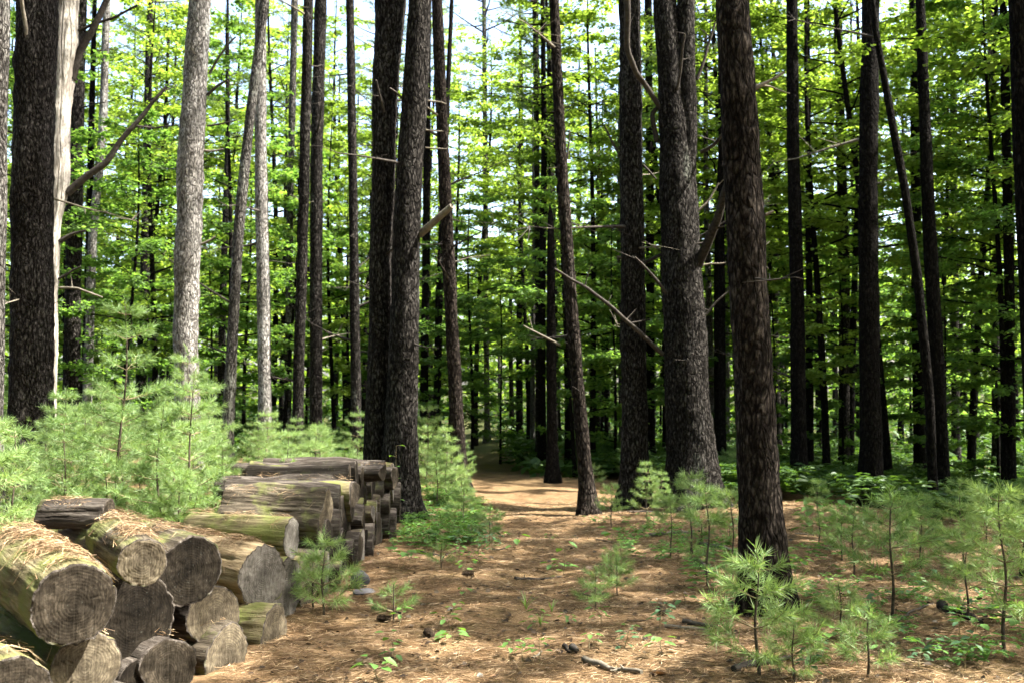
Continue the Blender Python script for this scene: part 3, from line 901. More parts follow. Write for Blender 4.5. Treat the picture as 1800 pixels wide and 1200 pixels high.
# twin pine at the end of the log pile: two stems from one foot
def multi_stem(label, stems, d, mat, crowns, branches, H=21, name='pine_tree', dd=(0, -.25)):
    base = at(sum(s[-1][0] for s in stems) / len(stems), 850, d)
    root = np.array([base.x, d, gzf(base.x, d)])
    t = thing(name, label, 'tree', root)
    stemQ = []
    for k, pts in enumerate(stems):
        P = []
        for (u, v, w) in pts:
            p = at(u, v, d + dd[k]); P.append((p.x, p.y, p.z, w * d / FPX / 2))
        P.sort(key=lambda a: a[2])
        if P[0][2] < 2.0:
            P.insert(0, (P[0][0], P[0][1], root[2] - .12, P[0][3]))
        t_, t2 = P[-1], P[-2]
        sl = (t_[0] - t2[0]) / max(t_[2] - t2[2], .5)
        for f in (.4, .8, 1):
            z = t_[2] + (H - t_[2]) * f
            P.append((t_[0] + sl * .5 * (z - t_[2]), t_[1], z, t_[3] * (1 - .65 * f)))
        A = np.array(P)
        Q, rr, _ = resample(A[:, :3] - root, A[:, 3], .05)
        stemQ.append(Q)
        z = np.maximum(Q[:, 2], 0)
        if P[0][2] < 1: rr = rr * (1 + .55 * np.exp(-z / .35))
        seg = 44
        th = np.linspace(0, 2 * np.pi, seg, endpoint=False); ph = 10 + 9 * k
        flat = np.stack([np.cos(th)[None] * rr[:, None], np.sin(th)[None] * rr[:, None], np.repeat(Q[:, 2:3], seg, 1)], -1).reshape(-1, 3) + ph
        dsp = (1 + .16 * np.exp(-z[:, None] / .3) * np.sin(th[None] * 4 + ph)) * (1 + .11 * vnoise(flat * np.array([1, 1, .5]), 2.2).reshape(len(Q), seg) + .05 * vnoise(flat * np.array([1, 1, .8]) + 13, 6.0).reshape(len(Q), seg) + .04 * vnoise(flat * np.array([1, 1, .5]), 22).reshape(len(Q), seg) + .02 * vnoise(flat, 48).reshape(len(Q), seg))
        g = Geo(); tube(g, Q, rr, seg, 0, True, dsp)
        obj('trunk', g.mesh('trunk', M[mat]), t)
        if crowns[k] is not None:
            c = Q[np.argmin(abs(Q[:, 2] - 14))]
            rz = random.uniform(0, 6)
            obj('limbs', PCR[crowns[k]][0], t, c, rz)['kind'] = 'stuff'; obj('crown', PCR[crowns[k]][1], t, c, rz)['kind'] = 'stuff'
    for k in range(16):
        Qk = stemQ[k % len(stemQ)]
        i0 = random.randrange(len(Qk)); c = Qk[i0]
        if not 1.8 < c[2] < 8.5: continue
        az = random.uniform(0, 6.28); el = random.uniform(-.2, .5); L = random.choice((.3, .5, .8, 1.2)) * random.uniform(.7, 1.2)
        u_ = np.linspace(0, 1, 6)
        dirv = np.array([math.cos(az) * math.cos(el), math.sin(az) * math.cos(el), math.sin(el)])
        bp = c + dirv * (u_[:, None] * (L + .2)) + np.cumsum(rng.normal(0, .03 * L, (6, 3)), 0) * u_[:, None]
        r0 = .007 + .005 * L
        gb = Geo(); tube(gb, bp, np.interp(u_, [0, .25, .4, 1], [r0 * 1.8, r0 * 1.5, r0, r0 * .3]), 5)
        for q in range(int(L * 6)):
            i1 = random.randrange(2, 6)
            dv = np.array(Vector((random.uniform(-1, 1), random.uniform(-1, 1), random.uniform(-.4, .8))).normalized()) * random.uniform(.1, .35)
            tube(gb, np.array([bp[i1], bp[i1] + dv]), [r0 * .4, .002], 4)
        obj('dead_branch', gb.mesh('dead_branch', M['dead_twig']), t)
    for spec in branches:
        bpts, w0, w1, bm = spec[:4]; d2 = spec[4] if len(spec) > 4 else 0
        bp = np.array([at(u, v, d + dd[-1] + d2 * k / max(len(bpts) - 1, 1)) for k, (u, v) in enumerate(bpts)]) - root
        bq, br, _ = resample(bp, np.linspace(w0, w1, len(bp)) * d / FPX / 2, .07)
        wob = np.stack([vnoise(bq + 4.7 + 3 * k, 3.0) for k in range(3)], 1) * .03 * np.linspace(0, 1, len(bq))[:, None]
        bq = bq + wob
        gb = Geo(); tube(gb, bq, br, 7)
        for k in range(len(bq) // 6):
            i0 = random.randrange(len(bq) // 3, len(bq))
            dv = np.array(Vector((random.uniform(-1, 1), random.uniform(-.6, .6), random.uniform(-.1, .9))).normalized()) * random.uniform(.1, .4)
            tube(gb, np.array([bq[i0], bq[i0] + dv]), [br[i0] * .5, .002], 4)
        obj('dead_branch', gb.mesh('dead_branch', M[bm]), t)
    return t


multi_stem('twin-stemmed pine rising at the far end of the log pile', [
    [(686, 0, 56), (676, 200, 46), (676, 300, 40), (668, 450, 40), (668, 600, 40), (662, 760, 46)],
    [(739, 0, 40), (728, 200, 46), (718, 320, 46), (714, 480, 48), (710, 650, 52), (703, 780, 58)]], 12.6, 'bark_dark', (4, None),
    [([(738, 412), (760, 392), (794, 360)], 14, 11, 'pale_twig', -.3), ([(752, 178), (772, 180), (784, 184)], 4, 2, 'pale_twig'), ([(748, 229), (778, 230)], 3, 2, 'pale_twig'), ([(748, 260), (786, 262)], 3, 2, 'pale_twig'),
     ([(676, 197), (668, 170), (660, 140)], 4, 3, 'dead_twig', -.3), ([(706, 172), (686, 156)], 5, 3, 'dead_twig', -.3)], dd=(0.12, -.12))
multi_stem('massive forked pine with two upper stems and dark dead limbs', [
    [(1168, 0, 40), (1178, 140, 46), (1190, 260, 62), (1196, 400, 68), (1202, 560, 76), (1206, 700, 76), (1212, 760, 82), (1218, 860, 84)],
    [(1206, 0, 30), (1206, 120, 34), (1208, 240, 36), (1206, 330, 34)]], 14.0, 'bark_dark', (2, None),
    [([(1222, 475), (1240, 435), (1262, 385), (1280, 322)], 19, 13, 'twig', -.6), ([(1232, 268), (1255, 255), (1276, 226)], 7, 5, 'dead_twig', -.4),
     ([(1182, 530), (1160, 500), (1130, 465), (1115, 450)], 7, 3, 'dead_twig', -.5), ([(1165, 622), (1130, 590), (1080, 545), (1030, 505), (974, 474)], 9, 4, 'dead_twig', -.8),
     ([(1162, 192), (1135, 150), (1118, 128), (1104, 90), (1102, 40), (1103, -10)], 9, 12, 'dead_twig', -.7), ([(1228, 370), (1245, 355), (1262, 320)], 5, 3, 'pale_twig'),
     ([(1225, 140), (1240, 100), (1255, 40)], 7, 4, 'dead_twig'), ([(1185, 190), (1195, 130), (1202, 58)], 6, 4, 'dead_twig', -.5), ([(1235, 560), (1255, 535), (1280, 515)], 5, 3, 'dead_twig'),
     ([(1230, 468), (1250, 463), (1275, 462)], 4, 2, 'pale_twig'), ([(1155, 250), (1145, 200), (1160, 185)], 10, 7, 'twig')], dd=(0, -.05))

# ------------------------------------------------------------------ background trunks and broadleaf trees
print('background')
far_mats = ('bark_dark', 'bark_black', 'bark_dark', 'bark_grey')
FAR = []
for k in range(4):
    Hh = (20, 22, 18, 21)[k]
    Q, rr, _ = resample(np.array([(0, 0, -.15), (.1, 0, 5), (.05 * (k - 1), .1, 11), (.1, 0, Hh)]), np.array([.16, .135, .11, .04]), .4)
    g = Geo(); tube(g, Q, rr * (1 + .5 * np.exp(-np.maximum(Q[:, 2], 0) / .3)), 9)
    gb = Geo()
    for q in range(26):
        z = random.uniform(2, 12); az = random.uniform(0, 6.28); L = random.uniform(.3, 1.6); el = random.uniform(-.2, .4)
        c = np.array([np.interp(z, Q[:, 2], Q[:, 0]), np.interp(z, Q[:, 2], Q[:, 1]), z])
        dv = np.array([math.cos(az) * math.cos(el), math.sin(az) * math.cos(el), math.sin(el)])
        tube(gb, np.array([c, c + dv * L * .5 + rng.normal(0, .05, 3), c + dv * L]), [.014, .01, .004], 4, 0, False)
    FAR.append((g.mesh('far_trunk', M[far_mats[k]]), gb.mesh('far_twigs', M['dead_twig']), Hh))


def put_far(k, x, y, label, group, s, crown, cz):
    t = thing('pine_tree', label, 'tree', (x, y, gzf(x, y) - .03), random.uniform(0, 6.28), group, s)
    obj('trunk', FAR[k][0], t); obj('dead_twigs', FAR[k][1], t)['kind'] = 'stuff'
    obj('limbs', PCR[crown][0], t, (0, 0, cz))['kind'] = 'stuff'; obj('crown', PCR[crown][1], t, (0, 0, cz))['kind'] = 'stuff'
    return t


taken = []
def free(x, y, m):
    for (a, b) in taken:
        if (a - x) ** 2 + (b - y) ** 2 < m * m: return False
    taken.append((x, y)); return True


rr_ = random.Random(5)
cnt = 0
while cnt < 100:
    y = rr_.uniform(22, 58); u = rr_.uniform(-60, 1860) if cnt % 3 else rr_.uniform(760, 1500)
    x = (u - 900) / FPX * y
    if abs(x - float(path_x(y))) < 1.1: continue
    if not free(x, y, 1.7): continue
    side = 'left of' if x < path_x(y) else 'right of'
    near_ = 'middle distance' if y < 38 else 'far distance'
    put_far(rr_.randrange(4), x, y, f'slim pine trunk among leaves in the {near_}, {side} the trail', f'{near_} pines {side} the trail', rr_.uniform(.45, 1.0), rr_.randrange(4), rr_.uniform(11, 14))
    cnt += 1

# broadleaf understorey: (photo column, forward distance, kind, scale)
BL = [
 (30, 19, 4, 1), (120, 24, 0, 1), (215, 20, 3, 1), (275, 24, 1, 1), (250, 30, 2, 1), (400, 22, 4, 1), (430, 29, 0, 1), (500, 24, 3, 1.1), (590, 25, 0, 1), (640, 31, 1, 1), (350, 34, 2, .9),
 (800, 27, 1, .9), (835, 33, 2, 1), (900, 38, 2, 1), (930, 29, 1, 1), (1000, 24, 2, 1), (1040, 23, 1, 1), (1065, 30, 4, 1), (1130, 24, 4, 1), (1170, 26, 2, 1), (1260, 22, 7, 1), (1300, 24, 2, 1),
 (1340, 24, 7, 1), (1410, 25, 7, 1.1), (1450, 20, 1, 1.0), (1490, 24, 2, 1), (1560, 19, 7, 1.1), (1640, 24, 7, 1), (1650, 22, 4, 1), (1700, 21, 7, 1.1), (1760, 18, 4, 1.0), (1810, 20, 2, 1.1), (1880, 18, 7, 1.1),
 (1540, 28, 4, 1), (1400, 29, 1, 1), (1220, 33, 2, 1), (700, 36, 2, 1), (560, 36, 2, 1), (150, 36, 2, 1), (20, 30, 1, 1), (-60, 22, 0, 1), (1000, 42, 2, 1), (1700, 28, 0, 1), (880, 24, 5, 1), (1100, 27, 5, 1),
 (90, 31, 2, 1.15), (200, 40, 2, 1.3), (330, 29, 1, 1.15), (410, 38, 2, 1.3), (480, 31, 2, 1.1), (610, 40, 2, 1.35), (530, 44, 2, 1.4), (760, 41, 2, 1.3), (980, 34, 2, 1.2), (1190, 30, 1, 1.1), (1440, 40, 2, 1.3), (1580, 38, 2, 1.2), (1690, 40, 2, 1.2), (300, 46, 2, 1.4), (40, 40, 2, 1.3), (830, 22, 3, .9), (1010, 20.5, 3, .9), (1080, 21, 5, 1.1), (1480, 21, 5, 1), (1660, 19, 5, 1), (60, 25, 5, 1.2), (180, 27, 5, 1.2), (370, 25, 5, 1.1), (460, 33, 5, 1.4), (540, 30, 5, 1.3), (620, 27, 3, 1), (730, 33, 5, 1.4), (790, 38, 3, 1.2), (860, 44, 3, 1.3), (940, 40, 5, 1.5), (1010, 34, 3, 1), (1080, 38, 3, 1.2), (1160, 34, 5, 1.4), (1200, 42, 3, 1.3), (1300, 34, 5, 1.5), (1380, 38, 3, 1.3), (1440, 32, 5, 1.4), (1520, 36, 3, 1.3), (1600, 33, 5, 1.5), (1680, 38, 3, 1.3), (1760, 32, 5, 1.4), (240, 42, 3, 1.3), (100, 44, 3, 1.3), (640, 45, 3, 1.3), (680, 27, 5, 1), (770, 22, 5, .9), (300, 27, 5, 1.1), (1360, 22, 5, 1), (1240, 23, 5, 1.1), (1750, 21, 5, 1.2),
]
ORD = ('leftmost', 'second from left', 'third from left', 'fourth from left', 'fifth from left', 'sixth from left', 'seventh from left', 'eighth from left', 'ninth from left', 'tenth from left', 'eleventh from left', 'twelfth from left')
count = {}
for (u, y, k, s) in sorted(BL):
    x = (u - 900) / FPX * y
    fol = ('tall layered', 'tall layered', 'high-crowned', 'bushy', 'bushy', 'low spreading', 'airy', 'airy')[k]
    where = 'behind the sapling thicket' if u < 660 else 'over the far trail' if u < 1060 else 'behind the forked pine' if u < 1330 else 'in the shady right-hand wood'
    q = count.get((fol, where), 0); count[(fol, where)] = q + 1
    put_maple(k, x, y, f'{ORD[q]} of the {fol} broadleaf trees {where}', f'{fol} broadleaf trees {where}', s=s)

# trees standing outside the picture to the right whose crowns dapple the trail
for (x, y, k, s) in [(5.8, 10.3, 7, 1.0), (7.0, 5.4, 6, 1.0), (9.8, 8.9, 6, 1.05), (7.6, 2.0, 6, .95), (14.5, 11.5, 2, 1.1), (11.5, 17.5, 2, 1.1), (10.5, 12.5, 4, 1.0), (11.6, 15.2, 1, 1.0), (8.6, 11.2, 4, .9), (9.6, 18.5, 4, 1.0)]:
    put_maple(k, x, y, 'broadleaf tree whose crown dapples the trail from the right', 'shade trees right of the picture', s=s)

# the wood goes on behind and beside the camera
rb = random.Random(17)
round_spots = [(x + rb.uniform(-1.2, 1.2), y + rb.uniform(-1, 1)) for y in (-5.5, -11, -17) for x in (-20, -15, -10, -5, 0, 5, 10, 15, 20)]
round_spots += [(x + rb.uniform(-1, 1), y + rb.uniform(-1, 1)) for x in (-11, -16, -21) for y in (1, 6, 11)] + [(24 + rb.uniform(-2, 2), y) for y in (-3, 2, 7, 12, 17, 22)]
for (x, y) in round_spots:
    put_maple(rb.choice((1, 2, 4)), x, y, 'broadleaf tree of the wood behind and beside the viewer', 'trees of the wood behind and beside the viewer', s=rb.uniform(1.5, 1.85) if y < 0 or x > 0 else rb.uniform(1.1, 1.4))
round_low = [(rb.uniform(-16, 16), rb.uniform(-9, -3), rb.choice((3, 4, 5))) for _ in range(22)]
tall = [(-3.6, 2.6, 8), (-6.2, 6.0, 8), (-8.6, 10.5, 8), (-4.5, -1.5, 8), (-9.5, 2.5, 8), (1.0, -2.5, 8), (-1.5, -5.5, 8), (4.8, -3.0, 8), (-11.5, 15, 8), (-9, -4, 8), (8.5, -3.5, 8), (-12.5, 7, 8)]
for (x, y, k) in round_low + tall + [(-4.2, -2.5, 4), (4.6, -3.2, 4), (-7.5, .5, 4)]:
    put_maple(k, x, y, 'broadleaf tree of the wood behind and beside the viewer', 'trees of the wood behind and beside the viewer')

# far wood: leaf masses closing the view, beyond the last trunks one can tell apart
g = Geo()
nfar = 42000
ang = rng.uniform(-.62, .62, nfar); dist = rng.uniform(60, 95, nfar)
hx = np.sin(ang * 9) * 2 + np.sin(ang * 23 + 1) * 1.6 + np.sin(ang * 51) * 1.1
hmax = 9.5 + hx + (dist - 60) * .12
zz = hmax * rng.random(nfar) ** .8
cl = np.floor(ang * 60) + np.floor(zz / 1.3) * 7
C = np.stack([dist * np.sin(ang), dist * np.cos(ang), zz], 1)
C[:, 2] += gz(C[:, 0], C[:, 1])
C += rng.normal(0, .5, (nfar, 3))
leaves(g, C, rng.normal(size=(nfar, 3)) * np.array([1, 1, .4]), np.array([0, 0, 1.]) + rng.normal(0, .5, (nfar, 3)), rng.uniform(.35, .7, nfar), wid=.45)
tag(obj('far_wood', g.mesh('far_wood', M['maple'])), 'sunlit leaf mass of the far wood closing the view', 'wood', kind='stuff')

# ferns and low ground cover in the shade behind the first trees
def fern_patch(name, label, spots, per, seed, mat='fern', hgt=(.25, .55)):
    r = np.random.default_rng(seed)
    g = Geo()
    for (x0, x1, y0, y1, cnt_) in spots:
        px = r.uniform(x0, x1, cnt_); py = r.uniform(y0, y1, cnt_)
        for x, y in zip(px, py):
            if abs(x - float(path_x(y))) < .7: continue
            z = gzf(x, y); h = r.uniform(*hgt)
            nf = r.integers(4, 7)
            for f in range(nf):
                az = r.uniform(0, 6.28); L = h * r.uniform(1, 1.5)
                t = np.linspace(.2, 1, per)
                c = np.stack([x + L * t * .8 * math.cos(az), y + L * t * .8 * math.sin(az), z + h * np.sin(t * 2.0)], 1)
                d = np.array([math.cos(az), math.sin(az), 0]); s_ = np.array([-math.sin(az), math.cos(az), 0])
                for sg in (-1, 1):
                    leaves(g, c, d * .35 + sg * s_ + r.normal(0, .1, (per, 3)), np.array([0, 0, 1.]) + r.normal(0, .25, (per, 3)), L * .34 * (1.1 - t * .85) + .015, wid=.22)
    return tag(obj(name, g.mesh(name, M[mat])), label, 'ferns', kind='stuff')


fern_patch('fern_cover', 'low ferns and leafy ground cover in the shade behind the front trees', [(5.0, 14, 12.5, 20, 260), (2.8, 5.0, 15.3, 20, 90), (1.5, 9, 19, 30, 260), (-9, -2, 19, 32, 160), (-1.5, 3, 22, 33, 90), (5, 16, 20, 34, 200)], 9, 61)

g = Geo()
n = 45000
y_ = 20 + 42 * rng.random(n) ** 1.2
x_ = rng.uniform(-.62, .62, n) * y_
cl = np.sin(x_ * 1.1 + 2 * np.sin(y_ * .6)) * np.sin(y_ * .9 + 1.5 * np.sin(x_ * .5)) > -.35
cl &= np.abs(x_ - path_x(y_)) > .8 + .2 * (y_ > 30)
x_, y_ = x_[cl], y_[cl]; n = len(x_)
h_ = (.25 + .9 * np.clip((y_ - 24) / 20, 0, 1)) * rng.random(n) ** 1.2 + .03
leaves(g, np.stack([x_, y_, gz(x_, y_) + h_], 1), rng.normal(size=(n, 3)) * np.array([1, 1, .4]), np.array([0, 0, 1.]) + rng.normal(0, .35, (n, 3)), rng.uniform(.10, .24, n), wid=.42)
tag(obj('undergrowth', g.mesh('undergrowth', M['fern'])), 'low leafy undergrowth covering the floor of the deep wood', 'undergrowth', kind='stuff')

# ------------------------------------------------------------------ young pines, placed
print('saplings')
def sap_px(kind, u, v, label, s=1.0, group=None, rot=None):
    p = on_ground(u, v)
    return put_sapling(kind, p.x, p.y, label, group, s, rot)


def sap_ud(kind, u, d, label, s=1.0, group=None, rot=None):
    return put_sapling(kind, (u - 900) / FPX * d, d, label, group, s, rot)


sap_ud('tall', 214, 9.0, 'tallest bright young pine, its leader rising above the thicket behind the logs', 1.0)
sap_ud('mid_a', 285, 8.5, 'slender young pine right of the tallest one behind the logs', .82)
sap_ud('mid_a', 340, 8.6, 'young pine in front of the silvery trunk behind the logs', .98)
sap_ud('mid_b', 110, 8.6, 'young pine left of the tallest one, behind the big mossy log', .85)
sap_ud('mid_c', 30, 7.6, 'young pine in front of the broad dark left pine', 1.0)
sap_ud('mid_c', -25, 7.0, 'young pine reaching in from the left picture edge', 1.05)
sap_ud('mid_a', 330, 12.2, 'young pine with a dark tip overlapping the silvery trunk', 1.1)
TH = 'young pine in the dense bright thicket between the log pile and the back trunks'
rs = random.Random(3)
spots = []
for _ in range(2000):
    d = rs.uniform(9.2, 18.5); u = rs.uniform(-40, 655)
    x = (u - 900) / FPX * d
    if x > -1.9 and d < 13.2: continue
    if all((x - a) ** 2 + (d - b) ** 2 > .62 ** 2 for a, b in spots):
        spots.append((x, d))
    if len(spots) >= 58: break
for (x, d) in spots:
    put_sapling(rs.choice(('mid_a', 'mid_b', 'mid_b', 'mid_c', 'mid_c')), x, d, TH, 'young pines of the bright thicket', rs.uniform(.65, .95) * (1 if d < 13 else .9))
for k in range(16):
    d = rs.uniform(8.4, 12); u = rs.uniform(120, 520)
    x = (u - 900) / FPX * d
    if x > -2.6: x = -2.6 - rs.random() * .8
    put_sapling(rs.choice(('low_a', 'tiny_a', 'low_c')), x, d, 'knee-high young pine on the needle floor right behind the log pile', 'small young pines behind the log pile', rs.uniform(.8, 1.2))
# by the trail
sap_ud('low_c', 572, 7.1, 'small bright pine sprouting against the log ends', .95)
sap_ud('tiny_a', 555, 7.35, 'sprig of pine tucked behind the small pine at the log ends', 1)
sap_px('tiny_b', 692, 1092, 'tiny pine seedling on the needles right of the log pile', 1.1)
sap_px('low_a', 768, 890, 'leafy young pine beside the foot of the twin pine', 1.0)
sap_ud('low_a', 785, 15, 'young pine left of the trail behind the twin pine', 1.1)
sap_ud('mid_c', 752, 17, 'pale young pine seen between the twin pine and its right neighbour', 1.1)
sap_px('tiny_a', 812, 905, 'low pine seedling on the sunny left verge of the trail', 1.3)
sap_px('low_c', 815, 925, 'spreading sunlit pine seedling on the left trail verge', .8)
sap_px('tiny_a', 860, 950, 'dark low pine seedling on the left trail verge', 1.0)
sap_px('tiny_b', 775, 1000, 'tiny pine seedling halfway along the left trail side', 1.0)
sap_px('tiny_b', 1085, 1010, 'tiny pine seedling right of the trail near the dead stick', 1.0)
sap_px('low_b', 1075, 925, 'bushy young pine at the foot of the dark upright pine', .7)
sap_px('low_a', 1165, 905, 'bright young pine in front of the forked pine', .6)
sap_ud('low_a', 1135, 13.2, 'young pine between the dark upright pine and the forked pine', .75)
sap_px('bare_stem', 1215, 985, 'bare-stemmed young pine with a dark tuft before the forked pine', 1.1)
sap_px('bare_stem', 1245, 1030, 'leftmost of two lanky young pines left of the near brown pine', 1.1)
sap_px('bare_stem', 1288, 1032, 'lanky young pine closest left of the near brown pine', 1.05)
sap_px('bare_stem', 1180, 980, 'thin-stemmed young pine right of the trail in half shade', .8)
sap_px('low_c', 1332, 1185, 'bright young pine sprawling in front of the near brown pine foot', 1.12)
sap_px('low_c', 1395, 1195, 'lower young pine right of the sprawling one at the bottom edge', .6)
sap_px('low_b', 1570, 1085, 'upright young pine with bare lower stem in the right foreground', 1.2)
sap_px('low_b', 1500, 1010, 'dim young pine left of the upright one in the right foreground', .85)
sap_px('open', 1768, 1140, 'open-branched young pine with long curved twigs at the lower right edge', 1.0)
sap_px('low_b', 1700, 1090, 'shaded young pine left of the open-branched one', .85)
sap_px('low_a', 1830, 1080, 'young pine cut by the right picture edge', .9)
sap_px('tiny_a', 1525, 1190, 'small pine seedling at the bottom right below the upright young pine', 1.0)
sap_px('tiny_a', 1480, 1130, 'small sunlit pine seedling right of the near brown pine foot', 1.0)
sap_px('low_b', 1620, 1000, 'shaded young pine behind the upright one on the right', .9)
sap_px('low_a', 1440, 960, 'yellowish young shrub-like pine right of the near brown trunk', .7)
for k in range(7):
    u = rs.uniform(1400, 1830); v = rs.uniform(915, 1000)
    sap_px(rs.choice(('low_a', 'low_b', 'low_c')), u, v, 'low young pine in the shaded right background beyond the sunny needles', rs.uniform(.6, .85), 'low young pines in the shade on the right')
for k in range(12):
    u = rs.choice((rs.uniform(1040, 1300), rs.uniform(740, 830))); v = rs.uniform(845, 880)
    sap_px(rs.choice(('low_a', 'low_c', 'tiny_a')), u, v, 'low young pine along the shaded verges of the far trail', rs.uniform(.8, 1.1), 'low young pines along the far trail')
for k in range(10):
    u = rs.uniform(1035, 1300); v = rs.uniform(905, 1130)
    sap_px(rs.choice(('tiny_b', 'tiny_a')), u, v, 'ankle-high pine seedling on the needle floor right of the trail', rs.uniform(.6, 1.0), 'ankle-high pine seedlings right of the trail')

# ------------------------------------------------------------------ the log pile
print('logs')
LOGS = []
def make_log(label, c, r, L, yaw, pitch, side, end, fine=False, group=None, seed=0, rot=0.0, name='log', squash=1.0, rough=.06, cut=0.0):
    """c: centre of the visible cut face; the log runs back from it along -x of its own axes"""
    rs_ = np.random.default_rng(seed + 900)
    seg = 96 if fine else 28
    nx = 56 if fine else 14
    th = np.linspace(0, 2 * np.pi, seg, endpoint=False)
    xs = np.linspace(0, -L, nx)
    k1, k2 = rs_.uniform(0, 6, 2)
    prof = 1 + rough * .8 * np.sin(th * 2 + k1) + rough * .5 * np.sin(th * 3 + k2)
    base = np.repeat(prof[None], nx, 0)
    pts = np.stack([np.repeat(xs[:, None] * .45, seg, 1), np.repeat(np.cos(th)[None], nx, 0) * r * 1.6, np.repeat(np.sin(th)[None], nx, 0) * r * 1.6], -1).reshape(-1, 3) + seed * 3.1
    nz = vnoise(pts, 5.0).reshape(nx, seg)
    base = base * (1 + rough * 1.3 * nz)
    if fine:
        p2 = pts * np.array([.5, 1, 1])
        base = base * (1 + .05 * vnoise(p2, 22).reshape(nx, seg) + .03 * vnoise(pts * np.array([.6, 1, 1]), 45).reshape(nx, seg) - .10 * np.maximum(vnoise(pts * np.array([.8, 1, 1]) + 30, 7).reshape(nx, seg) - .22, 0))
        for q in range(rs_.integers(9, 15)):                     # drying splits along the log
            a = rs_.integers(0, seg); x0 = rs_.uniform(0, .7); x1 = x0 + rs_.uniform(.2, .5)
            tt = -xs / L
            msk = ((tt > x0) & (tt < x1))
            base[msk, (a + (tt[msk] * 4).astype(int)) % seg] *= .90
    base *= np.interp(-xs / L, [0, .02, .96, 1], [.985, 1, 1, .96])[:, None]
    Vx = np.repeat(xs[:, None], seg, 1) + cut * np.cos(th)[None] * r * np.interp(-xs / L, [0, 1], [1, 0])[:, None]
    Vx[0] += vnoise(np.stack([np.cos(th) * 2, np.sin(th) * 2, th * 0 + seed], 1), 2.5) * .012
    V = np.stack([Vx, base * r * np.cos(th)[None], base * r * squash * np.sin(th)[None]], -1)
    i = np.arange(nx - 1)[:, None] * seg; j = np.arange(seg)[None]; j2 = (j + 1) % seg
    F = np.stack([i + j, i + seg + j, i + seg + j2, i + j2], -1).reshape(-1, 4)
    gs = Geo(); gs.add(V.reshape(-1, 3), F)
    def cap(row, sgn):
        g2 = Geo()
        nr = 14 if fine else 4
        checks = [(rs_.integers(0, seg), rs_.uniform(.3, .8), rs_.uniform(.003, .006)) for _ in range(2)] if fine else []
        rings = []
        for k in range(nr + 1):
            f = (1, .955)[k] if k < 2 else .955 * (1 - (k - 1) / (nr - 1)) if k < nr else .02
            ring = V[row].copy()
            cc = np.array([V[row][:, 0].mean(), 0, 0])
            ring = cc + (ring - cc) * (f if k else 1.0)
            if k: ring[:, 0] = cc[0] + cut * (ring[:, 1]) if row == 0 else cc[0]
            hgt = vnoise(ring * np.array([1, 1, 1]) + seed, 14) * .006 + vnoise(ring + seed, 40) * .003 if fine else 0
            ring[:, 0] += sgn * (.004 + hgt) * (1 if k else 0)
            for (ca, cf, cd) in checks:                         # radial drying checks
                if k and f > cf: ring[(ca + int(3 * math.sin(f * 9))) % seg, 0] -= sgn * cd
            rings.append(ring)
        VV = np.concatenate(rings)
        ii = np.arange(nr)[:, None] * seg
        FF = np.stack([ii + j, ii + j2, ii + seg + j2, ii + seg + j], -1).reshape(-1, 4)
        if sgn < 0: FF = FF[:, ::-1]
        g2.add(VV, FF[seg:]); g2.f.append(FF[:seg]); g2.m.append(1)
        idx = np.arange(seg)
        tri = np.stack([np.full(seg, seg), idx, (idx + 1) % seg], 1)
        if sgn < 0: tri = tri[:, ::-1]
        g2.add(np.vstack([rings[-1], rings[-1].mean(0)]), tri)
        return g2
    t = thing(name, label, 'log', c, 0, group)
    t.rotation_euler = (rot, pitch, yaw)
    obj('bark', gs.mesh('log_side', M[side]), t)
    obj('cut_face', cap(0, 1).mesh('log_end', [M[end], M['log_side_bark']]), t)
    b_ = cap(nx - 1, -1)
    obj('cut_face', b_.mesh('log_back', [M['end_dark'], M['log_side_bark']]), t)
    LOGS.append((Vector(c), r, L, yaw, pitch))
    return t


def log_px(label, u, v, D, y, yaw, L, side, end, pitch=0, fine=True, **kw):
    c = at(u, v, y)
    return make_log(label, c, D * y / FPX / 2, L, -R(yaw), pitch, side, end, fine, seed=int(u * 7 + v), **kw)


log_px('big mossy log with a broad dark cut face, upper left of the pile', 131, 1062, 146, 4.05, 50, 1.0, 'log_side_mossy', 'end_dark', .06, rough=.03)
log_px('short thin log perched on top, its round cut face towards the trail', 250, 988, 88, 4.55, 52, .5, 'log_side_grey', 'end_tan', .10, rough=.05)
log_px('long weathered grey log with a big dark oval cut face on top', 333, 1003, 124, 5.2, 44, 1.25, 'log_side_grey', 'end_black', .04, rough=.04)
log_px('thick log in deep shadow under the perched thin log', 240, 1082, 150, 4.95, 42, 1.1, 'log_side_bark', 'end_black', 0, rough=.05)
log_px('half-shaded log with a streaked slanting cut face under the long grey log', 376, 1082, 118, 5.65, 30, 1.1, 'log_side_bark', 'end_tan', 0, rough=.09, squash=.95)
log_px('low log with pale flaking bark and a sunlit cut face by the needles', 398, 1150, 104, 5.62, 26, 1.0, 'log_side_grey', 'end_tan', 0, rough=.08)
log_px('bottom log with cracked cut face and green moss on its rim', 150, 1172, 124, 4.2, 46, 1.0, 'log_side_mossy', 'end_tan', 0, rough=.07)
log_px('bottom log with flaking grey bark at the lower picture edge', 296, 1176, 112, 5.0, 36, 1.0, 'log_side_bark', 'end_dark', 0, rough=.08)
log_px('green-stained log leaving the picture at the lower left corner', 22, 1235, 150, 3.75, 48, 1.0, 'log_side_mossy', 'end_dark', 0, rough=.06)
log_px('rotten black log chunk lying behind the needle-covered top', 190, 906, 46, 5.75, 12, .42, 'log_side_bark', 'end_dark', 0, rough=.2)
log_px('thick sunlit log buried in dry needles with a grey oval face', 462, 1014, 112, 6.5, 32, 1.25, 'log_side_tan', 'end_grey', .05, rough=.05)
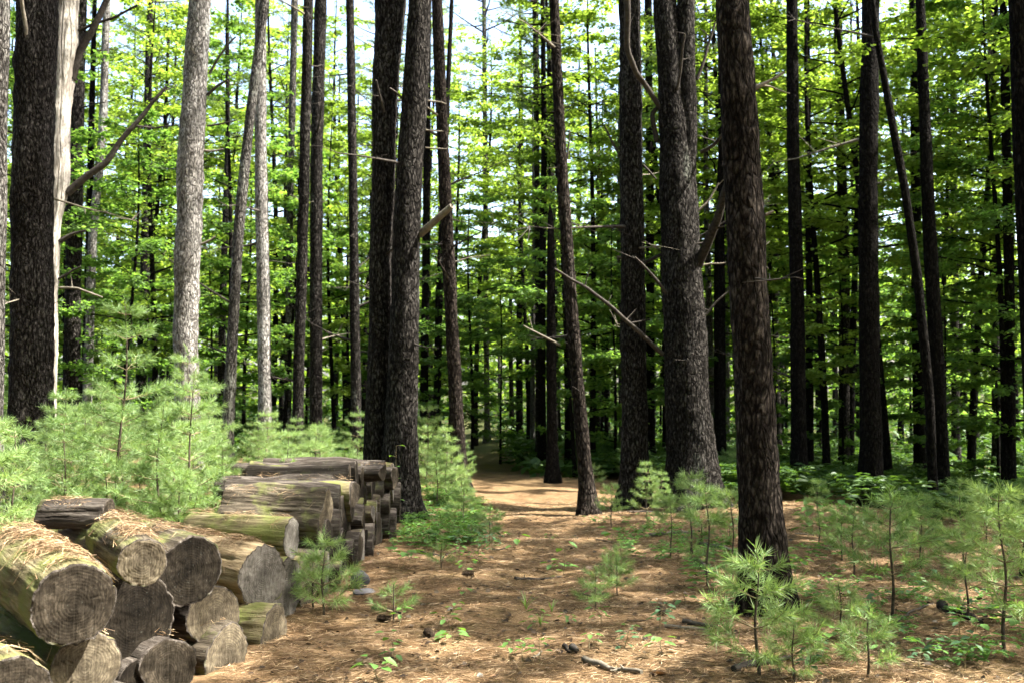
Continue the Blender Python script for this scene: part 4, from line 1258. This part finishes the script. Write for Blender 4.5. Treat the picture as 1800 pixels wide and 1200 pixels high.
log_px('grey slab-like log end just right of the needle-covered log', 502, 1040, 118, 7.0, 14, 1.0, 'log_side_mossy', 'end_grey', 0, rough=.1)
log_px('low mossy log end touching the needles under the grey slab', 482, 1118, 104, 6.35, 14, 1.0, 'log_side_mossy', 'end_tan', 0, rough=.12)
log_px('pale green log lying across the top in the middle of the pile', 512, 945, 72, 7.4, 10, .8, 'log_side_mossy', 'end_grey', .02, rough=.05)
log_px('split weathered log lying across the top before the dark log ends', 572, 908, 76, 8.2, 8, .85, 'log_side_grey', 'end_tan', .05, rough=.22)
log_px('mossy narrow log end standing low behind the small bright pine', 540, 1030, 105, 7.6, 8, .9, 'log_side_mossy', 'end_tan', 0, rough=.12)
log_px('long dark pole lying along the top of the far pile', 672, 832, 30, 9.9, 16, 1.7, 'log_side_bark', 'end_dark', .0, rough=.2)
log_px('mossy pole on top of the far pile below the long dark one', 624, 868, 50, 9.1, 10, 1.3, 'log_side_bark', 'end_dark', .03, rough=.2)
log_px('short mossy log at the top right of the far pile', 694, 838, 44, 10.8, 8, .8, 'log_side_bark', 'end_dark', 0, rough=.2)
# supporting logs at the bottom, hidden behind the front ones or cut by the picture edge
for (x, y, z, r) in [(-1.62, 3.7, .12, .15), (-1.66, 4.35, .14, .15), (-1.78, 4.9, .13, .14), (-2.0, 5.6, .42, .13), (-1.9, 6.05, .16, .15), (-2.15, 6.35, .42, .13)]:
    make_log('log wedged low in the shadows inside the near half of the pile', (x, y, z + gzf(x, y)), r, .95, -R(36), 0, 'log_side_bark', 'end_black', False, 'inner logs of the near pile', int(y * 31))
# log ends of the far half; the dark wood tones carry its shade
rl = random.Random(21)
rows = [(.13, 7.9, 11.6, .27), (.36, 8.2, 11.5, .25), (.57, 8.6, 11.4, .23), (.72, 9.3, 11.2, .22)]
for ri, (z, y0, y1, st) in enumerate(rows):
    y = y0 + rl.random() * .1
    while y < y1:
        r = rl.uniform(.10, .155) if ri < 3 else rl.uniform(.07, .10)
        xf = np.interp(y, [7, 12], [-1.50, -1.22]) + rl.uniform(-.10, .06) - .05 * ri
        tone = rl.choice((('log_side_bark', 'end_black'), ('log_side_bark', 'end_dark'), ('log_side_bark', 'end_black'), ('log_side_grey', 'end_grey'), ('log_side_bark', 'end_dark'), ('log_side_mossy', 'end_black')))
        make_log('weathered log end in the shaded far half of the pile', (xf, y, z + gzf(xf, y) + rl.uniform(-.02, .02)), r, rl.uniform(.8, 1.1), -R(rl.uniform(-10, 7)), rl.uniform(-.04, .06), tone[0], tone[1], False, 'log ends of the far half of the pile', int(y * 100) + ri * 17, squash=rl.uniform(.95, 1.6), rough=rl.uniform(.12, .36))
        y += st * rl.uniform(.92, 1.1)

# dry needles caught on the log tops
g = Geo()
for (c, r, L, yaw, pitch), wgt in zip(LOGS[:19], [1500, 400, 600, 300, 150, 150, 250, 120, 250, 150, 1500, 200, 150, 250, 200, 60, 100, 100, 60]):
    n = int(wgt * 2.2)
    u = rng.random(n) * (L - .06) + .03
    clump = np.sin(u * 17 + r * 50) > -.4
    a = rng.normal(.1, .42, n)
    ax = np.array([-math.cos(yaw) * math.cos(pitch), -math.sin(yaw) * math.cos(pitch), math.sin(pitch)])
    sd = np.array([-math.sin(yaw), math.cos(yaw), 0])
    up = np.array([0, 0, 1.])
    P = np.array(c) + u[:, None] * ax + (np.sin(a) * r * 1.03)[:, None] * sd + (np.cos(a) * r * 1.03 + rng.random(n) ** 2 * .035)[:, None] * up
    P = P[clump]; a = a[clump]; n = len(P)
    dz = rng.uniform(0, 6.28, n)
    D = np.cos(dz)[:, None] * ax + np.sin(dz)[:, None] * (np.cos(a)[:, None] * sd - np.sin(a)[:, None] * up) + rng.normal(0, .12, (n, 3))
    ln = rng.uniform(.05, .11, n)[:, None]
    needles(g, P - D * ln / 2, P + D * ln / 2, .0026)
tag(obj('needle_drift', g.mesh('needle_drift', M['litter'], False)), 'drifts of dry orange needles lying on the log tops', 'needles', kind='stuff')

# dry needles on the forest floor
g = Geo()
n = 150000
y = 3.2 + 12 * rng.random(n) ** 1.7
x = rng.uniform(-.56, .56, n) * y + rng.normal(0, .1, n)
keep = ~((x < -1.55) & (y < 11.5) & (x > -2.6))
x, y = x[keep], y[keep]; n = len(x)
z = rough_gz(x, y) + .006 + rng.random(n) * .008
th = rng.uniform(0, 6.283, n); ln = rng.uniform(.05, .12, n)
D = np.stack([np.cos(th), np.sin(th), rng.normal(0, .10, n)], 1) * ln[:, None] / 2
P = np.stack([x, y, z], 1)
needles(g, P - D, P + D, .0022 + .00016 * y)
tag(obj('needle_litter', g.mesh('needle_litter', M['litter'], False)), 'carpet of dry orange pine needles over the forest floor', 'needles', kind='stuff')

# bark flakes, bits of leaf and twig crumbs among the needles
g = Geo()
n = 5200
y = 3.4 + 12 * rng.random(n) ** 1.5
x = rng.uniform(-.55, .55, n) * y
keep = ~((x < -1.4) & (y < 11.5) & (x > -2.6))
x, y = x[keep], y[keep]; n = len(x)
th = rng.uniform(0, 6.283, n)
leaves(g, np.stack([x, y, rough_gz(x, y) + .012], 1), np.stack([np.cos(th), np.sin(th), rng.normal(0, .15, n)], 1), np.array([0, 0, 1.]) + rng.normal(0, .35, (n, 3)), rng.uniform(.012, .05, n), wid=.4)
tag(obj('forest_debris', g.mesh('forest_debris', M['debris'])), 'bark flakes and brown leaf crumbs scattered over the needle carpet', 'debris', kind='stuff')

# ------------------------------------------------------------------ small plants
print('small things')
def leaf_mesh(kind, mat):
    g = Geo()
    if kind == 'lobed': lobed(g, np.zeros((1, 3)), [[1, 0, 0]], [[0, 0, 1.]], [1.0])
    else: leaves(g, np.zeros((1, 3)), [[1, 0, 0]], [[0, 0, 1.]], [1.0], wid=.3)
    return g.mesh('leaf', M[mat])


LM = {('lobed', 'seedling'): leaf_mesh('lobed', 'seedling'), ('oval', 'seedling'): leaf_mesh('oval', 'seedling'), ('oval', 'blueberry'): leaf_mesh('oval', 'blueberry')}


def seedling(label, p, h, nl, ls, kind='oval', mat='seedling', group=None, name='seedling', tiers=2, spread=1.0):
    t = thing(name, label, 'seedling', (p[0], p[1], gzf(p[0], p[1])), random.uniform(0, 6.28), group)
    g = Geo()
    top = np.array([random.uniform(-.05, .05), random.uniform(-.05, .05), h])
    tube(g, np.array([(0, 0, -.02), top * .5 + np.array([.01, 0, 0]), top]), [.0035, .003, .0016], 5)
    lv = []
    for k in range(nl):
        f = 1 - .75 * (k // max(1, nl // tiers)) / max(1, tiers)
        c = top * min(f, 1)
        az = k * 2.4 + random.uniform(-.4, .4); pl = ls * random.uniform(.35, .8) * spread
        tip = c + np.array([math.cos(az) * pl, math.sin(az) * pl, pl * random.uniform(.05, .5)])
        tube(g, np.array([c, tip]), [.0016, .001], 3)
        lv.append((tip, az))
    obj('stem', g.mesh('stem', M['sap_twig']), t)
    for (tip, az) in lv:
        o = obj('leaf', LM[(kind, mat)], t, tip, None, ls * random.uniform(.75, 1.15))
        o.rotation_euler = (random.uniform(-.3, .3), random.uniform(-.15, .45), az)
    return t


def pxp(u, v):
    p = on_ground(u, v); return (p.x, p.y)


seedling('broad-leaved seedling at the bottom edge below the trail centre', pxp(668, 1196), .10, 8, .085)
seedling('pair-leaved bright seedling on the needles above the bottom edge', pxp(694, 1160), .15, 8, .065, tiers=3)
seedling('low rosette seedling in the shade of the trail left side', pxp(795, 1125), .06, 7, .08)
seedling('maple seedling with jagged leaves right of the log pile', pxp(706, 1000), .14, 6, .12, 'lobed', tiers=1)
seedling('tall thin seedling with two leaves standing on the trail', pxp(990, 1012), .30, 5, .10, tiers=3)
seedling('small seedling in the middle of the trail left verge', pxp(905, 965), .15, 5, .09)
seedling('bright green leaf sprig growing from the top of the far pile end', (at(690, 830, 11.3).x, 11.3), .98, 9, .09, tiers=6)
seedling('bright seedling right of the thin leaning pine', pxp(1078, 955), .14, 7, .10)
seedling('light green sprig on the needles left of the sprawling pine', pxp(1205, 1062), .10, 5, .075)
seedling('leafy blueish shrub sprig in front of two dead sticks', pxp(1160, 1110), .17, 16, .06, mat='blueberry', tiers=5)
seedling('bluish low shrub sprig lower left of the dead sticks', pxp(1095, 1140), .14, 14, .05, mat='blueberry', tiers=5)
seedling('leafy seedling below the two dead sticks', pxp(1165, 1150), .10, 8, .07)
seedling('low leafy plant at the bottom right of the sprawling pine', pxp(1420, 1190), .16, 16, .055, mat='blueberry', tiers=5)
seedling('pointed-leaf plant beside the near brown pine foot', pxp(1450, 1165), .16, 7, .11)
seedling('round-leaf seedling near the lower right edge', pxp(1715, 1110), .10, 5, .09)
seedling('two-leaf seedling on the sunny needles at the lower right', pxp(1735, 1160), .08, 4, .09)
seedling('shaded leafy seedling at the lower right corner', pxp(1790, 1120), .16, 9, .10)
seedling('yellow-green leafy shrub in light behind the near brown pine', pxp(1420, 945), .40, 26, .12, tiers=8)
seedling('bright leafy shrub lit at the edge of the right shade', pxp(1475, 940), .42, 30, .13, tiers=8)
seedling('dark shrublet on the left trail verge beside pale ground', pxp(868, 968), .16, 22, .055, mat='blueberry', tiers=6, spread=1.6)
seedling('second dark shrublet beside the first on the trail verge', pxp(838, 955), .14, 20, .05, mat='blueberry', tiers=6, spread=1.6)
rq = random.Random(8)
for k in range(80):
    u = rq.choice((rq.uniform(745, 880), rq.uniform(1035, 1300), rq.uniform(1390, 1790))); v = rq.uniform(885, 990) if u < 1390 else rq.uniform(960, 1180)
    where = 'left verge of the trail' if u < 900 else 'needle floor right of the trail' if u < 1350 else 'needle floor at the lower right'
    seedling(f'little green seedling on the {where}', pxp(u, v), rq.uniform(.06, .16), rq.randint(4, 9), rq.uniform(.05, .085), mat=rq.choice(('seedling', 'blueberry')), group=f'little seedlings, {where}', tiers=2)

for k in range(18):
    u = rq.uniform(690, 1060); v = rq.uniform(930, 1170)
    seedling('small green seedling sprouting from the needles of the trail itself', pxp(u, v), rq.uniform(.05, .12), rq.randint(4, 8), rq.uniform(.045, .075), mat='seedling', group='seedlings on the trail itself', tiers=2)

# sunny ground cover on the left verge
fern_patch('verge_cover', 'low green plants covering the needle floor along both trail verges', [(-1.25, -.3, 10.2, 15.5, 260), (-1.6, -.7, 14, 19, 120), (.95, 2.2, 9, 12.5, 60), (1.4, 3.2, 7, 10, 50), (2.2, 4.5, 5.5, 8, 60)], 4, 77, 'seedling', (.05, .14))


def grass(label, p, nb, h):
    t = thing('grass_tuft', label, 'grass', (p[0], p[1], gzf(p[0], p[1])))
    for k in range(nb):
        az = random.uniform(0, 6.28); L = h * random.uniform(.6, 1.1); bend = random.uniform(.5, 1.3)
        n = 7; s = np.linspace(0, 1, n)
        el = 1.45 - bend * s
        hx = np.concatenate([[0], np.cumsum(np.cos(el[1:]))]) * L / n; hz = np.concatenate([[0], np.cumsum(np.sin(el[1:]))]) * L / n
        c = np.stack([hx * math.cos(az), hx * math.sin(az), hz], 1)
        w = .004 * (1 - s ** 2) + .0004
        sd = np.array([-math.sin(az), math.cos(az), 0])
        V = np.concatenate([c - sd * w[:, None], c + sd * w[:, None]])
        i = np.arange(n - 1)
        g = Geo(); g.add(V, np.stack([i, i + 1, i + 1 + n, i + n], 1))
        obj('blade', g.mesh('blade', M['grass']), t)
    return t


grass('grass tuft with upright pale blades on the trail', pxp(925, 1072), 9, .17)
grass('small arching grass tuft on the trail below the upright one', pxp(950, 1100), 6, .12)
grass('flat grass sprig on the trail right of the upright tuft', pxp(970, 1075), 5, .13)

# ------------------------------------------------------------------ sticks, stones, cones, dead leaves
def stick(label, u0, v0, u1, v1, w, mat='dead_twig', group=None, lift=.0, name='fallen_branch'):
    a = on_ground(u0, v0); b = on_ground(u1, v1)
    n = 12
    s = np.linspace(0, 1, n)
    P = np.array(a)[None] * (1 - s[:, None]) + np.array(b)[None] * s[:, None]
    L = (a - b).length
    wob = np.cumsum(rng.normal(0, .012 * L, (n, 2)), 0); wob -= wob[0] + (wob[-1] - wob[0]) * s[:, None]
    P[:, :2] += wob
    r = w * (a.y + b.y) / 2 / FPX / 2
    P[:, 2] = rough_gz(P[:, 0], P[:, 1]) + r * .7 + lift * s
    g = Geo()
    root = P[n // 2].copy()
    tube(g, P - root, r * np.linspace(1.1, .6, n) * (1 + rng.normal(0, .08, n)), 7)
    for k in range(3):
        i0 = rng.integers(2, n - 1); dv = unit(rng.normal(size=3)) * L * .12; dv[2] = abs(dv[2]) * .6
        tube(g, np.array([P[i0] - root, P[i0] - root + dv]), [r * .5, r * .2], 5)
    return tag(obj(name, g.mesh(name, M[mat]), None, root), label, 'stick', group)


stick('upper of two dead sticks lying left of the sprawling young pine', 1200, 1098, 1262, 1104, 11, 'dead_twig')
stick('longer pale dead stick lying just below its darker twin', 1168, 1103, 1250, 1108, 8, 'pale_twig')
stick('long mossy fallen branch at the bottom right of the trail', 1026, 1162, 1128, 1186, 12, 'pale_twig')
stick('fallen branch in the needles between the lanky young pines', 1225, 988, 1270, 1018, 13, 'dead_twig')
stick('thin fallen branch lying before the forked pine', 1140, 942, 1215, 936, 7, 'pale_twig')
stick('fallen branch behind the lanky young pines', 1228, 956, 1290, 968, 9, 'pale_twig')
stick('rotting branch in the shade at the lower right', 1655, 1070, 1725, 1100, 16, 'twig')
stick('thin twig across the trail in half shade', 905, 1018, 988, 1014, 6, 'dead_twig')
stick('small grey twig on the trail right side', 1032, 1030, 1050, 1020, 5, 'pale_twig')
stick('short dark bark chunk at the bottom of the trail', 1006, 1140, 1014, 1150, 14, 'dead_twig')
stick('small bark chunk beside the dark one on the trail', 992, 1136, 1004, 1148, 9, 'twig')
stick('pale twig at the trail bottom centre', 936, 1158, 952, 1146, 6, 'pale_twig')
stick('thin twig on the needles beside the log pile', 655, 1068, 705, 1078, 6, 'dead_twig')
stick('twig on the needles right of the twin pine', 735, 970, 780, 980, 6, 'dead_twig')
stick('grey fallen branch with raised end behind the logs', 300, 915, 340, 880, 10, 'pale_twig', lift=.1)
stick('dark slanting twig behind the logs', 232, 900, 280, 925, 7, 'dead_twig')
stick('fallen branch in the sun at the lower right', 1560, 1105, 1640, 1060, 6, 'dead_twig')
stick('pale splinter lying at the foot of the sprawling young pine', 1290, 1180, 1390, 1160, 14, 'dead_twig')
for k in range(26):
    u = rq.uniform(640, 1780); v = rq.uniform(900, 1190)
    if u < 760 and v > 1000 and u < 700: continue
    a = rq.uniform(-.5, .5); L = rq.uniform(14, 46)
    stick('small dead twig scattered on the needle floor', u, v, u + L * math.cos(a), v + L * math.sin(a) * .5, rq.uniform(2.5, 4.5), rq.choice(('dead_twig', 'pale_twig', 'twig')), 'small scattered twigs', name='dead_twig')


def rock(label, u, v, w, h, flat=1.0, name='stone'):
    p = on_ground(u, v); r = w * p.y / FPX / 2; hz = h * p.y / FPX
    n, m = 20, 12
    g = Geo(); V = []
    for i_ in range(m + 1):
        ph = math.pi * i_ / m
        for j_ in range(n):
            t = 2 * math.pi * j_ / n
            q = Vector((math.sin(ph) * math.cos(t), math.sin(ph) * math.sin(t), math.cos(ph)))
            k = 1 + .22 * mnoise.noise(q * 1.6 + Vector((u, v, 0))) + .07 * mnoise.noise(q * 5 + Vector((u, v, 0)))
            V.append((q.x * r * k, q.y * r * k, q.z * hz * .6 * k + hz * .35))
    i = np.arange(m)[:, None] * n; j = np.arange(n)[None]; j2 = (j + 1) % n
    g.add(np.array(V), np.stack([i + j, i + n + j, i + n + j2, i + j2], -1).reshape(-1, 4))
    return tag(obj(name, g.mesh(name, M['stone']), None, (p.x, p.y, gzf(p.x, p.y))), label, 'stone')


rock('round grey stone at the foot of the log ends', 632, 1030, 34, 30)
rock('flat grey stone lying right of the round stone', 640, 1042, 42, 8)

def cone(label, u, v):
    p = on_ground(u, v)
    t = thing('pine_cone', label, 'pine cone', (p.x, p.y, gzf(p.x, p.y) + .018), random.uniform(0, 6.28))
    g = Geo()
    tube(g, np.array([(-.05, 0, 0), (-.03, 0, 0), (.02, 0, 0), (.05, 0, 0)]), [.008, .014, .012, .004], 8)
    obj('core', g.mesh('core', M['cone']), t)
    g = Geo()
    k = 60
    s = np.linspace(-.045, .045, k); th = np.arange(k) * 2.4
    rr2 = .013
    C = np.stack([s, rr2 * np.cos(th), rr2 * np.sin(th)], 1)
    D = np.stack([np.full(k, .6), np.cos(th), np.sin(th)], 1)
    leaves(g, C, D, np.stack([np.full(k, -1.), np.cos(th) * .5, np.sin(th) * .5], 1), np.full(k, .022), wid=.5)
    obj('scales', g.mesh('scales', M['cone']), t)


cone('dark pine cone on the needles below the round stone', 755, 1118)
cone('pine cone in shade right of the tiny seedling', 674, 1092)
cone('pine cone on the right of the trail near the bluish shrub', 1165, 1078)
cone('pine cone lying near the shaded trail middle', 822, 1012)

def dead_leaf(label, u, v, size, group):
    p = on_ground(u, v)
    g = Geo()
    lobed(g, np.zeros((1, 3)), [[1, 0, 0]], [[0, 0, 1.]], [size])
    o = obj('dead_leaf', g.mesh('dead_leaf', M['dead_leaf']), None, (p.x, p.y, float(rough_gz(p.x, p.y)) + .022))
    o.rotation_euler = (random.uniform(-.35, .35), random.uniform(-.35, .35), random.uniform(0, 6.28))
    tag(o, label, 'leaf', group)


dead_leaf('curled pale dead leaf near the bottom left of the trail', 640, 1165, .09, None)
dead_leaf('large pale dead leaf at the bottom right of the trail', 1165, 1190, .11, None)
for k in range(40):
    u = rq.uniform(620, 1790); v = rq.uniform(930, 1195)
    dead_leaf('curled brown dead leaf scattered over the needle floor', u, v, rq.uniform(.04, .075), 'scattered dead leaves')
print('done', len(bpy.data.objects))
